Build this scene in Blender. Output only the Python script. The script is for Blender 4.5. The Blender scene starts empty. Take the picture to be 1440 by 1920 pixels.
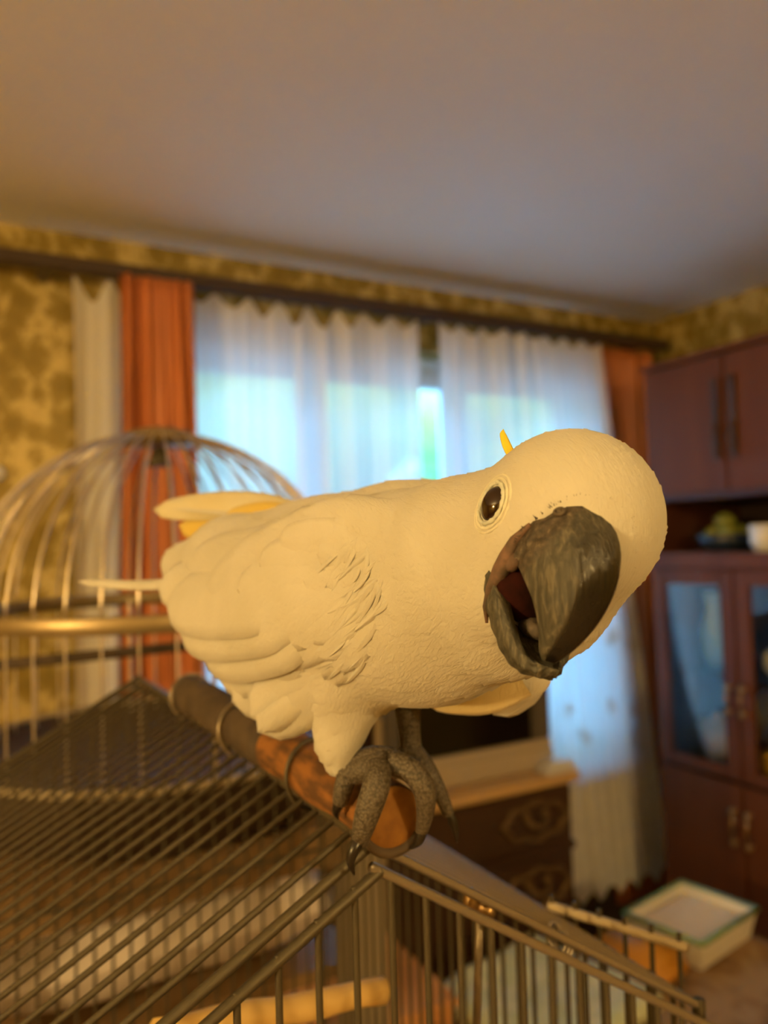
import bpy, bmesh, math, random
import numpy as np
from mathutils import Vector, Matrix, Quaternion

random.seed(7)
rng = np.random.default_rng(7)
scene = bpy.context.scene
COL = scene.collection

# ------------------------------------------------------------------ camera
F_PX = 1450.0
YAW, PITCH, ROLL = math.radians(28.4), math.radians(2.37), math.radians(1.69)
CAM = Vector((0, 0, 1.6))
_f0 = Vector((math.sin(YAW), math.cos(YAW), 0)); _r0 = Vector((math.cos(YAW), -math.sin(YAW), 0)); _u0 = Vector((0, 0, 1))
FWD = _f0 * math.cos(PITCH) + _u0 * math.sin(PITCH)
_up = _u0 * math.cos(PITCH) - _f0 * math.sin(PITCH)
RGT = _r0 * math.cos(ROLL) - _up * math.sin(ROLL)
UPV = _up * math.cos(ROLL) + _r0 * math.sin(ROLL)
cam_data = bpy.data.cameras.new('camera')
cam = bpy.data.objects.new('camera', cam_data); COL.objects.link(cam)
m = Matrix((RGT, UPV, -FWD)).transposed().to_4x4(); m.translation = CAM
cam.matrix_world = m
cam_data.sensor_fit = 'VERTICAL'; cam_data.sensor_height = 24.0
cam_data.lens = F_PX / 1920 * 24.0
cam_data.clip_start = 0.02; cam_data.clip_end = 200
cam_data.dof.use_dof = True
cam_data.dof.focus_distance = 0.315
cam_data.dof.aperture_fstop = cam_data.lens / 4.6
scene.camera = cam

def at(px, py, d):
    """room point that lies d metres in front of the lens plane in the direction of a photo pixel"""
    return CAM + FWD * d + RGT * ((px - 720) / F_PX * d) + UPV * (-(py - 960) / F_PX * d)

# ------------------------------------------------------------------ world, exposure, lamp settings
world = bpy.data.worlds.new('world'); scene.world = world; world.use_nodes = True
bg = world.node_tree.nodes['Background']
bg.inputs[0].default_value = (0.17, 0.50, 1.0, 1); bg.inputs[1].default_value = 12.0
cy = scene.cycles
cy.max_bounces = 8; cy.diffuse_bounces = 4; cy.glossy_bounces = 3; cy.transmission_bounces = 4; cy.transparent_max_bounces = 10
cy.caustics_reflective = False; cy.caustics_refractive = False
scene.view_settings.view_transform = 'Standard'; scene.view_settings.look = 'None'
scene.view_settings.exposure = 0.35; scene.view_settings.gamma = 1.0
scene.view_settings.use_curve_mapping = False
LAMPS = [(Vector((-2.85, -0.40, 1.92)), 540.0), (Vector((0.60, -1.90, 2.15)), 165.0)]; LAMP_COL = (1.0, 0.67, 0.25)
sd = bpy.data.lights.new('sun', 'SUN'); sd.energy = 9.0; sd.color = (1.0, .93, .80); sd.angle = .01
so_ = bpy.data.objects.new('sun', sd); COL.objects.link(so_); so_.location = (0, 0, 20)
so_.rotation_euler = Vector((.35, .75, -.62)).to_track_quat('-Z', 'Y').to_euler()

# ------------------------------------------------------------------ helpers: materials
def new_mat(name):
    mt = bpy.data.materials.new(name); mt.use_nodes = True
    nt = mt.node_tree; return mt, nt, nt.nodes['Principled BSDF']
def node(nt, typ, **kw):
    n = nt.nodes.new(typ)
    for k, v in kw.items(): setattr(n, k, v)
    return n
def ramp(nt, fac, stops):
    r = node(nt, 'ShaderNodeValToRGB'); nt.links.new(fac, r.inputs[0])
    e = r.color_ramp.elements
    while len(e) < len(stops): e.new(0.5)
    for i, (p, c) in enumerate(stops):
        e[i].position = p; e[i].color = (*c, 1) if len(c) == 3 else c
    return r.outputs[0]
def mat(name, col, rough=0.6, metal=0.0, col2=None, scale=20, stretch=(1, 1, 1), bump=0.0, bscale=None, spec=0.5, sss=0.0, detail=4, coords='Object', coat=0, lo=.35, hi=.65):
    mt, nt, p = new_mat(name)
    p.inputs['Base Color'].default_value = (*col, 1); p.inputs['Roughness'].default_value = rough
    p.inputs['Metallic'].default_value = metal; p.inputs['Specular IOR Level'].default_value = spec
    p.inputs['Coat Weight'].default_value = coat
    if sss:
        p.inputs['Subsurface Weight'].default_value = sss
        p.inputs['Subsurface Radius'].default_value = (0.006, 0.004, 0.002); p.inputs['Subsurface Scale'].default_value = 1.0
    if col2 is not None or bump:
        tc = node(nt, 'ShaderNodeTexCoord'); mp = node(nt, 'ShaderNodeMapping'); mp.inputs['Scale'].default_value = stretch
        nt.links.new(tc.outputs[coords], mp.inputs[0])
        nz = node(nt, 'ShaderNodeTexNoise'); nz.inputs['Scale'].default_value = scale; nz.inputs['Detail'].default_value = detail
        nt.links.new(mp.outputs[0], nz.inputs['Vector'])
        if col2 is not None: nt.links.new(ramp(nt, nz.outputs[0], [(lo, col), (hi, col2)]), p.inputs['Base Color'])
        if bump:
            nb = nz
            if bscale:
                nb = node(nt, 'ShaderNodeTexNoise'); nb.inputs['Scale'].default_value = bscale; nb.inputs['Detail'].default_value = 5
                nt.links.new(mp.outputs[0], nb.inputs['Vector'])
            b = node(nt, 'ShaderNodeBump'); b.inputs['Strength'].default_value = bump; b.inputs['Distance'].default_value = 0.002
            nt.links.new(nb.outputs[0], b.inputs['Height']); nt.links.new(b.outputs[0], p.inputs['Normal'])
    return mt

# ------------------------------------------------------------------ helpers: geometry
ORG = {}
def empty(name, loc):
    o = bpy.data.objects.new(name, None); COL.objects.link(o); o.location = loc; o.empty_display_size = 0.05
    ORG[o.name] = Vector(loc); return o
def tag(o, label=None, cat=None, group=None, kind=None):
    if label: o['label'] = label
    if cat: o['category'] = cat
    if group: o['group'] = group
    if kind: o['kind'] = kind
    return o
def place(o, parent, origin=None):
    COL.objects.link(o)
    if parent is not None:
        o.parent = parent; ORG[o.name] = ORG.get(parent.name, Vector((0, 0, 0)))
    else:
        ORG[o.name] = Vector(origin or (0, 0, 0))
    return o
def mk(name, verts, faces, mt, parent=None, smooth=True, origin=None):
    """one mesh object from room-space vertices"""
    org = ORG.get(parent.name, Vector((0, 0, 0))) if parent is not None else Vector(origin or (0, 0, 0))
    me = bpy.data.meshes.new(name)
    V = np.asarray([tuple(v) for v in verts], float) if not isinstance(verts, np.ndarray) else verts
    V = V - np.array(tuple(org))
    me.from_pydata(V.tolist(), [], faces if isinstance(faces, list) else faces.tolist()); me.validate()
    me.materials.append(mt)
    if smooth: me.polygons.foreach_set('use_smooth', [True] * len(me.polygons))
    o = bpy.data.objects.new(name, me)
    place(o, parent, origin)
    if parent is None and origin is not None: o.location = origin
    return o
class MB:
    def __init__(s): s.v = []; s.f = []
    def add(s, v, f):
        n = len(s.v); s.v += [Vector(x) for x in v]; s.f += [[i + n for i in q] for q in f]; return s
    def box(s, x0, x1, y0, y1, z0, z1, bev=0.0, M=None):
        bm = bmesh.new(); bmesh.ops.create_cube(bm, size=1)
        for v in bm.verts: v.co = Vector(((x0 + x1) / 2 + v.co.x * (x1 - x0), (y0 + y1) / 2 + v.co.y * (y1 - y0), (z0 + z1) / 2 + v.co.z * (z1 - z0)))
        if bev: bmesh.ops.bevel(bm, geom=bm.edges[:], offset=bev, segments=2, affect='EDGES')
        if M is not None: bm.transform(M)
        bm.verts.index_update()
        s.add([v.co.copy() for v in bm.verts], [[v.index for v in f.verts] for f in bm.faces]); bm.free(); return s
    def tube(s, pts, r, n=8, cap=True, closed=False):
        pts = [Vector(p) for p in pts]; R = r if isinstance(r, (list, tuple)) else [r] * len(pts)
        N = len(pts); base = len(s.v); prev = None
        for i, p in enumerate(pts):
            if closed: t = pts[(i + 1) % N] - pts[i - 1]
            else: t = pts[min(i + 1, N - 1)] - pts[max(i - 1, 0)]
            t = t.normalized()
            if prev is None: a = t.orthogonal().normalized()
            else:
                a = prev - t * prev.dot(t); a = a.normalized() if a.length > 1e-6 else t.orthogonal().normalized()
            prev = a; b = t.cross(a)
            for k in range(n):
                an = 2 * math.pi * k / n; s.v.append(p + (a * math.cos(an) + b * math.sin(an)) * R[i])
        for i in range(N if closed else N - 1):
            j = (i + 1) % N
            for k in range(n):
                l = (k + 1) % n; s.f.append([base + i * n + k, base + i * n + l, base + j * n + l, base + j * n + k])
        if cap and not closed:
            s.f.append([base + k for k in range(n)][::-1]); s.f.append([base + (N - 1) * n + k for k in range(n)])
        return s
    def lathe(s, c, prof, n=32, axis=(0, 0, 1), cap=True):
        c = Vector(c); ax = Vector(axis).normalized(); a = ax.orthogonal().normalized(); b = ax.cross(a); base = len(s.v)
        for (r, z) in prof:
            for k in range(n):
                an = 2 * math.pi * k / n; s.v.append(c + ax * z + (a * math.cos(an) + b * math.sin(an)) * max(r, 1e-5))
        for i in range(len(prof) - 1):
            for k in range(n):
                l = (k + 1) % n; s.f.append([base + i * n + k, base + i * n + l, base + (i + 1) * n + l, base + (i + 1) * n + k])
        if cap:
            s.f.append([base + k for k in range(n)][::-1]); s.f.append([base + (len(prof) - 1) * n + k for k in range(n)])
        return s
    def ell(s, c, rx, ry, rz, M=None, nu=16, nv=10, lump=0.0, seed=0):
        rr = random.Random(seed); base = len(s.v); c = Vector(c)
        for i in range(nv + 1):
            ph = math.pi * i / nv
            for k in range(nu):
                th = 2 * math.pi * k / nu
                q = 1 + lump * (math.sin(3 * th + seed) * math.sin(2 * ph + seed * 1.7) + rr.uniform(-.4, .4)) * math.sin(ph)
                v = Vector((rx * math.sin(ph) * math.cos(th), ry * math.sin(ph) * math.sin(th), rz * math.cos(ph))) * q
                s.v.append(c + (M @ v if M is not None else v))
        for i in range(nv):
            for k in range(nu):
                l = (k + 1) % nu; s.f.append([base + i * nu + k, base + (i + 1) * nu + k, base + (i + 1) * nu + l, base + i * nu + l])
        return s
    def build(s, name, mt, parent=None, smooth=True, origin=None):
        return mk(name, s.v, s.f, mt, parent, smooth, origin)
_unit = {}
def bar(name, p0, p1, r, mt, parent):
    """a straight round wire: shared unit cylinder set between two points"""
    key = mt.name
    if key not in _unit:
        bm = bmesh.new(); bmesh.ops.create_cone(bm, cap_ends=True, segments=8, radius1=1, radius2=1, depth=1)
        me = bpy.data.meshes.new('wire'); bm.to_mesh(me); bm.free(); me.materials.append(mt)
        me.polygons.foreach_set('use_smooth', [True] * len(me.polygons)); _unit[key] = me
    o = bpy.data.objects.new(name, _unit[key]); place(o, parent)
    p0, p1 = Vector(p0), Vector(p1); d = p1 - p0
    o.location = (p0 + p1) / 2 - ORG[o.name]; o.rotation_mode = 'QUATERNION'
    o.rotation_quaternion = Vector((0, 0, 1)).rotation_difference(d.normalized()); o.scale = (r, r, d.length)
    return o
def sharp(o, deg=35):
    me = o.data
    me.set_sharp_from_angle(angle=math.radians(deg)); return o
def smooth_path(pts, n=6):
    """Catmull-Rom through points (Vectors or tuples of any length)"""
    P = [np.array(tuple(p), float) for p in pts]; out = []
    for i in range(len(P) - 1):
        a, b, c, d = P[max(i - 1, 0)], P[i], P[i + 1], P[min(i + 2, len(P) - 1)]
        for k in range(n):
            t = k / n
            out.append(0.5 * ((2 * b) + (-a + c) * t + (2 * a - 5 * b + 4 * c - d) * t * t + (-a + 3 * b - 3 * c + d) * t ** 3))
    out.append(P[-1]); return out

# ------------------------------------------------------------------ materials
M_ceil = mat('ceiling_paint', (.86, .85, .83), .75, col2=(.89, .88, .86), scale=1.2)
def wallpaper():
    mt, nt, p = new_mat('gold_wallpaper')
    tc = node(nt, 'ShaderNodeTexCoord'); mp = node(nt, 'ShaderNodeMapping'); mp.inputs['Scale'].default_value = (1, 1, .8)
    nt.links.new(tc.outputs['Object'], mp.inputs[0])
    n1 = node(nt, 'ShaderNodeTexNoise'); n1.inputs['Scale'].default_value = 24; n1.inputs['Detail'].default_value = 4; n1.inputs['Distortion'].default_value = 2.6
    nt.links.new(mp.outputs[0], n1.inputs['Vector'])
    vo = node(nt, 'ShaderNodeTexVoronoi'); vo.inputs['Scale'].default_value = 17; nt.links.new(mp.outputs[0], vo.inputs['Vector'])
    ad = node(nt, 'ShaderNodeMath', operation='MULTIPLY'); nt.links.new(n1.outputs[0], ad.inputs[0]); nt.links.new(vo.outputs['Distance'], ad.inputs[1])
    c = ramp(nt, ad.outputs[0], [(.10, (.235, .162, .024)), (.26, (.30, .21, .037)), (.38, (.56, .43, .15))])
    nt.links.new(c, p.inputs['Base Color'])
    p.inputs['Roughness'].default_value = .42; p.inputs['Metallic'].default_value = .25
    b = node(nt, 'ShaderNodeBump'); b.inputs['Strength'].default_value = .5; b.inputs['Distance'].default_value = .004
    nt.links.new(n1.outputs[0], b.inputs['Height']); nt.links.new(b.outputs[0], p.inputs['Normal'])
    return mt
M_wall = wallpaper()
def carpet():
    mt, nt, p = new_mat('patterned_carpet')
    tc = node(nt, 'ShaderNodeTexCoord')
    n1 = node(nt, 'ShaderNodeTexNoise'); n1.inputs['Scale'].default_value = 5; n1.inputs['Detail'].default_value = 3; n1.inputs['Distortion'].default_value = 3
    nt.links.new(tc.outputs['Object'], n1.inputs['Vector'])
    w = node(nt, 'ShaderNodeTexWave', wave_type='BANDS', bands_direction='Y'); w.inputs['Scale'].default_value = 1.1; w.inputs['Distortion'].default_value = .6
    nt.links.new(tc.outputs['Object'], w.inputs['Vector'])
    a = node(nt, 'ShaderNodeMath', operation='MULTIPLY_ADD'); nt.links.new(w.outputs[0], a.inputs[0]); a.inputs[1].default_value = .35; nt.links.new(n1.outputs[0], a.inputs[2])
    nt.links.new(ramp(nt, a.outputs[0], [(.4, (.13, .07, .035)), (.6, (.30, .18, .09)), (.8, (.42, .29, .16))]), p.inputs['Base Color'])
    p.inputs['Roughness'].default_value = .95
    return mt
M_carpet = carpet()
M_parquet = mat('dark_floor', (.05, .032, .02), .5, col2=(.09, .055, .03), scale=6, stretch=(1, 8, 1))
M_rod = mat('dark_rod_wood', (.05, .028, .016), .45)
M_white_paint = mat('window_paint', (.80, .80, .78), .4)
M_mahog = mat('mahogany_veneer', (.105, .032, .012), .55, col2=(.15, .048, .018), scale=6, stretch=(1, 1, .12), spec=.3)
M_mahog_d = mat('mahogany_carcass', (.07, .022, .012), .4)
M_niche = mat('niche_back', (.03, .014, .009), .6)
M_brass = mat('aged_brass', (.42, .27, .12), .35, metal=.9)
M_walnut = mat('walnut_dresser', (.045, .022, .012), .42, col2=(.075, .036, .02), scale=8, stretch=(.2, 1, 1))
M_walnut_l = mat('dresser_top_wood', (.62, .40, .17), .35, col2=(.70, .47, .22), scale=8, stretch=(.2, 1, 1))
M_walnut_o = mat('dresser_side', (.20, .085, .03), .4)
M_carv = mat('carved_handle', (.20, .125, .06), .4, metal=.4)
M_tvgrey = mat('tv_grey_plastic', (.13, .115, .10), .4)
M_tvsilver = mat('tv_champagne_plastic', (.55, .47, .36), .38)
M_screen = mat('tv_glass', (.004, .004, .005), .12)
M_orange = mat('terracotta_satin', (.50, .155, .045), .5, col2=(.62, .21, .07), scale=14, stretch=(1, 1, .3), bump=.15)
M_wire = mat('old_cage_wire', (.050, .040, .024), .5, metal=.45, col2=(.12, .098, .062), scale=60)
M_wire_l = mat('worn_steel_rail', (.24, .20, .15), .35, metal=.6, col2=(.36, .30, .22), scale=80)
M_dome = mat('dome_wire_steel', (.66, .57, .44), .3, metal=.8)
M_domering = mat('dome_band_metal', (.33, .25, .13), .4, metal=.7)
M_tray = mat('brown_plastic_tray', (.05, .03, .018), .45)
M_wood_o = mat('orange_brown_wood', (.60, .29, .11), .5, col2=(.70, .36, .14), scale=7, stretch=(1, .15, 1))
M_wood_m = mat('stand_wood', (.20, .12, .05), .5, col2=(.27, .165, .075), scale=7, stretch=(.15, 1, 1))
M_stick = mat('yellow_perch_wood', (.72, .45, .13), .6, col2=(.80, .55, .2), scale=20, bump=.4)
M_bark = mat('peeled_bark_perch', (.10, .042, .012), .8, col2=(.28, .11, .022), scale=110, stretch=(1, .3, 1), bump=.9, lo=.40, hi=.58)
M_barkdark = mat('dark_bark', (.055, .036, .022), .8, col2=(.09, .06, .035), scale=50, bump=.6)
M_perchend = mat('cut_perch_end', (.32, .14, .022), .8, col2=(.22, .09, .015), scale=90, bump=.4)
M_pinkcloth = mat('pinkish_white_cloth', (.72, .62, .56), .9, col2=(.80, .70, .63), scale=14, bump=.3)
M_green = mat('pale_green_cloth', (.60, .70, .50), .9, col2=(.80, .85, .68), scale=22)
M_red = mat('dark_red_cushion', (.28, .045, .02), .8)
M_bagorange = mat('orange_bag', (.62, .27, .025), .55, col2=(.70, .33, .04), scale=12, bump=.3)
M_whiteplastic = mat('white_plastic', (.90, .87, .80), .35)
M_greenrim = mat('green_plastic_rim', (.20, .36, .18), .4)
M_litter = mat('cream_litter', (.84, .66, .40), .9, col2=(.90, .73, .48), scale=80, bump=.4)
M_ceramic = mat('white_ceramic', (.80, .80, .80), .2)
M_bowl = mat('dark_blue_bowl', (.02, .03, .05), .25)
M_yellowgreen = mat('yellow_green_fruit', (.27, .26, .03), .6, col2=(.17, .20, .03), scale=30)
M_leaf = mat('leaf', (.22, .36, .12), .6, col2=(.32, .46, .17), scale=4)
M_trunk = mat('trunk', (.10, .07, .05), .9)
M_grass = mat('outdoor_ground', (.50, .52, .52), 1.0, col2=(.42, .46, .42), scale=.6)
M_cardboard = mat('grey_cardboard', (.26, .21, .14), .85)
M_beige = mat('beige_plastic', (.45, .36, .22), .5)
M_glass, _nt, _p = new_mat('window_glass')
_p.inputs['Base Color'].default_value = (1, 1, 1, 1)
_tr = node(_nt, 'ShaderNodeBsdfTransparent'); _gl = node(_nt, 'ShaderNodeBsdfGlossy'); _gl.inputs['Roughness'].default_value = .02
_fr = node(_nt, 'ShaderNodeFresnel'); _fr.inputs[0].default_value = 1.5; _mx = node(_nt, 'ShaderNodeMixShader')
_nt.links.new(_fr.outputs[0], _mx.inputs[0]); _nt.links.new(_tr.outputs[0], _mx.inputs[1]); _nt.links.new(_gl.outputs[0], _mx.inputs[2])
_nt.links.new(_mx.outputs[0], _nt.nodes['Material Output'].inputs[0])
def tulle(name, lo_t, hi_t):
    mt, nt, p = new_mat(name)
    out = nt.nodes['Material Output']
    tc = node(nt, 'ShaderNodeTexCoord'); sp = node(nt, 'ShaderNodeSeparateXYZ'); nt.links.new(tc.outputs['Object'], sp.inputs[0])
    # embroidery: scattered sprigs, denser lace near the hem
    vo = node(nt, 'ShaderNodeTexVoronoi'); vo.inputs['Scale'].default_value = 7; nt.links.new(tc.outputs['Object'], vo.inputs['Vector'])
    n1 = node(nt, 'ShaderNodeTexNoise'); n1.inputs['Scale'].default_value = 22; n1.inputs['Detail'].default_value = 3; nt.links.new(tc.outputs['Object'], n1.inputs['Vector'])
    mu = node(nt, 'ShaderNodeMath', operation='ADD'); nt.links.new(vo.outputs['Distance'], mu.inputs[0]); nt.links.new(n1.outputs[0], mu.inputs[1])
    sprig = ramp(nt, mu.outputs[0], [(.62, (1, 1, 1)), (.80, (0, 0, 0))])
    band = node(nt, 'ShaderNodeMapRange'); nt.links.new(sp.outputs[2], band.inputs[0])
    band.inputs[1].default_value = 1.95; band.inputs[2].default_value = 1.55; band.inputs[3].default_value = 0; band.inputs[4].default_value = 1
    m2 = node(nt, 'ShaderNodeMath', operation='MULTIPLY'); nt.links.new(sprig, m2.inputs[0]); nt.links.new(band.outputs[0], m2.inputs[1])
    hem = node(nt, 'ShaderNodeMapRange'); nt.links.new(sp.outputs[2], hem.inputs[0])
    hem.inputs[1].default_value = .74; hem.inputs[2].default_value = .64; hem.inputs[3].default_value = 0; hem.inputs[4].default_value = 1
    lace = ramp(nt, n1.outputs[0], [(.42, (.25, .25, .25)), (.55, (1, 1, 1))])
    m3 = node(nt, 'ShaderNodeMath', operation='MULTIPLY'); nt.links.new(hem.outputs[0], m3.inputs[0]); nt.links.new(lace, m3.inputs[1])
    mxm = node(nt, 'ShaderNodeMath', operation='MAXIMUM'); nt.links.new(m2.outputs[0], mxm.inputs[0]); nt.links.new(m3.outputs[0], mxm.inputs[1])
    tf = node(nt, 'ShaderNodeMapRange'); nt.links.new(mxm.outputs[0], tf.inputs[0]); tf.inputs[3].default_value = hi_t; tf.inputs[4].default_value = lo_t
    df = node(nt, 'ShaderNodeBsdfDiffuse'); df.inputs[0].default_value = (.92, .90, .86, 1)
    tl = node(nt, 'ShaderNodeBsdfTranslucent')
    cm = node(nt, 'ShaderNodeMixRGB'); nt.links.new(m2.outputs[0], cm.inputs[0]); cm.inputs[1].default_value = (.92, .94, .94, 1); cm.inputs[2].default_value = (.46, .38, .32, 1)
    nt.links.new(cm.outputs[0], tl.inputs[0])
    a = node(nt, 'ShaderNodeMixShader'); hf = node(nt, 'ShaderNodeMapRange'); nt.links.new(hem.outputs[0], hf.inputs[0]); hf.inputs[3].default_value = .42; hf.inputs[4].default_value = .08; nt.links.new(hf.outputs[0], a.inputs[0]); nt.links.new(df.outputs[0], a.inputs[1]); nt.links.new(tl.outputs[0], a.inputs[2])
    tr = node(nt, 'ShaderNodeBsdfTransparent'); b = node(nt, 'ShaderNodeMixShader'); nt.links.new(tf.outputs[0], b.inputs[0])
    nt.links.new(a.outputs[0], b.inputs[1]); nt.links.new(tr.outputs[0], b.inputs[2]); nt.links.new(b.outputs[0], out.inputs[0])
    return mt
M_tulle = tulle('embroidered_tulle', .03, .09)

# ------------------------------------------------------------------ room shell
XL, XR, YB, YW, ZC = -3.4, 2.70, -2.4, 2.42, 2.55
WX0, WX1, WZ0, WZ1 = 0.42, 2.38, 0.72, 2.31
def struct(name, mb, mt): return tag(mb.build(name, mt, smooth=False), kind='structure')
struct('floor', MB().box(XL - .1, XR + .1, YB - .1, YW + .3, -.1, 0), M_parquet)
struct('ceiling', MB().box(XL - .1, XR + .1, YB - .1, YW + .3, ZC, ZC + .1), M_ceil)
wb = MB().box(XL - .1, WX0, YW, YW + .3, 0, ZC).box(WX1, XR + .1, YW, YW + .3, 0, ZC).box(WX0, WX1, YW, YW + .3, 0, WZ0).box(WX0, WX1, YW, YW + .3, WZ1, ZC)
struct('wall_back', wb, M_wall)
struct('wall_right', MB().box(XR, XR + .1, YB, YW, 0, ZC), M_wall)
struct('wall_left', MB().box(XL - .1, XL, YB, YW, 0, ZC), M_wall)
struct('wall_front', MB().box(XL, XR, YB - .1, YB, 0, ZC), M_wall)
# window: frame, sashes, panes, sill
win = tag(empty('window_1', (1.4, YW + .16, WZ0)), kind='structure')
fr = MB()
for a, b in ((WX0, WX0 + .06), (WX1 - .06, WX1)): fr.box(a, b, YW + .12, YW + .2, WZ0, WZ1)
fr.box(WX0, WX1, YW + .12, YW + .2, WZ0, WZ0 + .06); fr.box(WX0, WX1, YW + .12, YW + .2, WZ1 - .06, WZ1)
fr.build('window_frame', M_white_paint, win, False)
nS = 3; sw = (WX1 - WX0 - .12) / nS
for i in range(nS):
    x0 = WX0 + .06 + i * sw; x1 = x0 + sw
    s = MB().box(x0, x0 + .05, YW + .11, YW + .17, WZ0 + .06, WZ1 - .06).box(x1 - .05, x1, YW + .11, YW + .17, WZ0 + .06, WZ1 - .06)
    s.box(x0 + .05, x1 - .05, YW + .11, YW + .17, WZ0 + .06, WZ0 + .11).box(x0 + .05, x1 - .05, YW + .11, YW + .17, WZ1 - .11, WZ1 - .06)
    so = s.build('sash', M_white_paint, win, False)
    MB().box(x0 + .05, x1 - .05, YW + .137, YW + .143, WZ0 + .11, WZ1 - .11).build('pane', M_glass, so, False)
MB().box(WX0 - .06, WX1 + .06, YW - .10, YW + .12, WZ0 - .035, WZ0 - .002, .006).build('window_sill', M_white_paint, win, False)
# carpet
tag(MB().box(-1.9, 1.98, -2.2, 1.84, 0.0005, .012, .003).build('carpet', M_carpet, smooth=False), 'brown patterned carpet covering the floor below the furniture', 'carpet')

# outdoors
struct('house_shade_block', MB().box(-9, 9, -7, YW + .3, ZC + .12, 6.2), M_white_paint)  # unseen upper storey, added to throw shade on the near ground
struct('ground_outside', MB().box(-20, 25, YW + .6, 40, -1.0, -.9), M_grass)
tspots = [(-1.6, 14.0, 5.0, 2.6), (4.9, 13.6, 5.4, 2.6), (11.4, 14.5, 5.2, 2.6), (18.5, 16, 5.6, 2.8), (8.0, 22.5, 7.4, 3.6)]
tlab = ['leafy tree outside, nearest the left curtain', 'tall leafy tree outside the middle of the window', 'leafy tree outside behind the right tulle panel', 'farthest right tree outside the window', 'tallest tree far outside behind the others']
for i, (x, y, h, r) in enumerate(tspots):
    t = tag(empty('garden_tree', (x, y, -.9)), tlab[i], 'tree', 'trees outside the window')
    MB().tube([(x, y, -.92), (x + .1, y, h * .4), (x, y, h * .8)], [.2, .15, .06], 8).build('trunk', M_trunk, t)
    cr = MB()
    for k in range(9):
        an = k * 2.4; q = r * .55
        cr.ell((x + q * math.cos(an), y + q * math.sin(an), h * .72 + r * .5 * math.sin(k * 1.7)), r * .6, r * .6, r * .52, None, 14, 9, .14, k + i)
    cr.build('crown', M_leaf, t)

# ------------------------------------------------------------------ curtain rod, curtains
ROD_Z, ROD_Y = 2.405, 2.30
rod = tag(empty('curtain_rod', (.5, ROD_Y, ROD_Z)), 'dark wooden curtain rod running under the ceiling above the window', 'curtain rod')
MB().box(-1.9, 2.62, ROD_Y - .035, ROD_Y + .02, ROD_Z - .016, ROD_Z + .022, .006).build('rail', M_rod, rod, False)
for x in (-1.5, .2, 1.45, 2.5): MB().box(x - .015, x + .015, ROD_Y + .02, YW, ROD_Z - .012, ROD_Z + .012).build('bracket', M_rod, rod, False)
def curtain(name, label, cat, mt, xt0, xt1, xb0, xb1, zb, folds, amp, y, group=None, sag=0.0, nhook=8, hem=0.0, hemn=10, seed=1, bulge=0.0, thick=0.0):
    rr = random.Random(seed); nu, nv = folds * 14, 40
    ph = [rr.uniform(0, 6.28) for _ in range(4)]
    V = []; Fc = []
    for j in range(nv + 1):
        t = j / nv
        for i in range(nu + 1):
            u = i / nu
            x = (xt0 + (xt1 - xt0) * u) * (1 - t) + (xb0 + (xb1 - xb0) * u) * t
            zt = ROD_Z - .018 - sag * (0.5 - 0.5 * math.cos(2 * math.pi * u * nhook)) * (.45 + .55 * math.sin(ph[0] + u * 5) ** 2)
            zbm = zb + hem * (abs(math.sin(math.pi * u * hemn)))
            z = zt * (1 - t) + zbm * t
            a = amp * (.55 + .45 * min(1, t * 3 + .2))
            w = (.55 + .45 * math.sin(7.3 * u + ph[2])) * math.sin(2 * math.pi * folds * u + 1.6 * math.sin(2 * math.pi * u * 2.3 + ph[1]) + .35 * math.sin(3 * t + ph[2])) + .3 * math.sin(4 * math.pi * folds * u * 1.13 + ph[3] + t)
            V.append((x + .004 * math.sin(9 * t + i * .3), y + a * w - bulge * t, z))
    for j in range(nv):
        for i in range(nu):
            p = j * (nu + 1) + i; Fc.append([p, p + 1, p + nu + 2, p + nu + 1])
    o = mk(name, V, Fc, mt, None, True, ((xt0 + xt1) / 2, y, 0))
    if thick:
        md = o.modifiers.new('solid', 'SOLIDIFY'); md.thickness = thick
    return tag(o, label, cat, group)
curtain('tulle_curtain', 'long white embroidered tulle left of the narrow gap at the window', 'tulle curtain', M_tulle, .27, 1.405, .27, 1.42, .26, 11, .011, 2.315, 'tulle curtains at the window', sag=.07, nhook=11, hem=.045, hemn=13, seed=3)
curtain('tulle_curtain', 'long white embroidered tulle right of the gap, flaring toward the cabinet', 'tulle curtain', M_tulle, 1.485, 2.26, 1.44, 2.50, .22, 8, .015, 2.30, 'tulle curtains at the window', sag=.035, nhook=8, hem=.05, hemn=11, seed=5, bulge=.04)
curtain('drape', 'narrow gathered orange drape hanging behind the domed cage', 'curtain', M_orange, .385, .595, .36, .64, .12, 5, .022, 2.245, 'orange drapes', seed=8, thick=.002)
curtain('drape', 'narrow gathered orange drape beside the tall mahogany cabinet', 'curtain', M_orange, 2.225, 2.60, 2.30, 2.62, .12, 6, .024, 2.355, 'orange drapes', seed=9, thick=.002)
# small white round fitting on the left of the wall
th = MB().lathe((.075, YW - .001, 1.83), [(.02, 0), (.022, .006), (.02, .014), (.008, .017)], 20, (0, -1, 0)).build('wall_switch', M_white_paint, None, True, None)
tag(th, 'small round white fitting on the gold wallpaper', 'wall switch')

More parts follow.
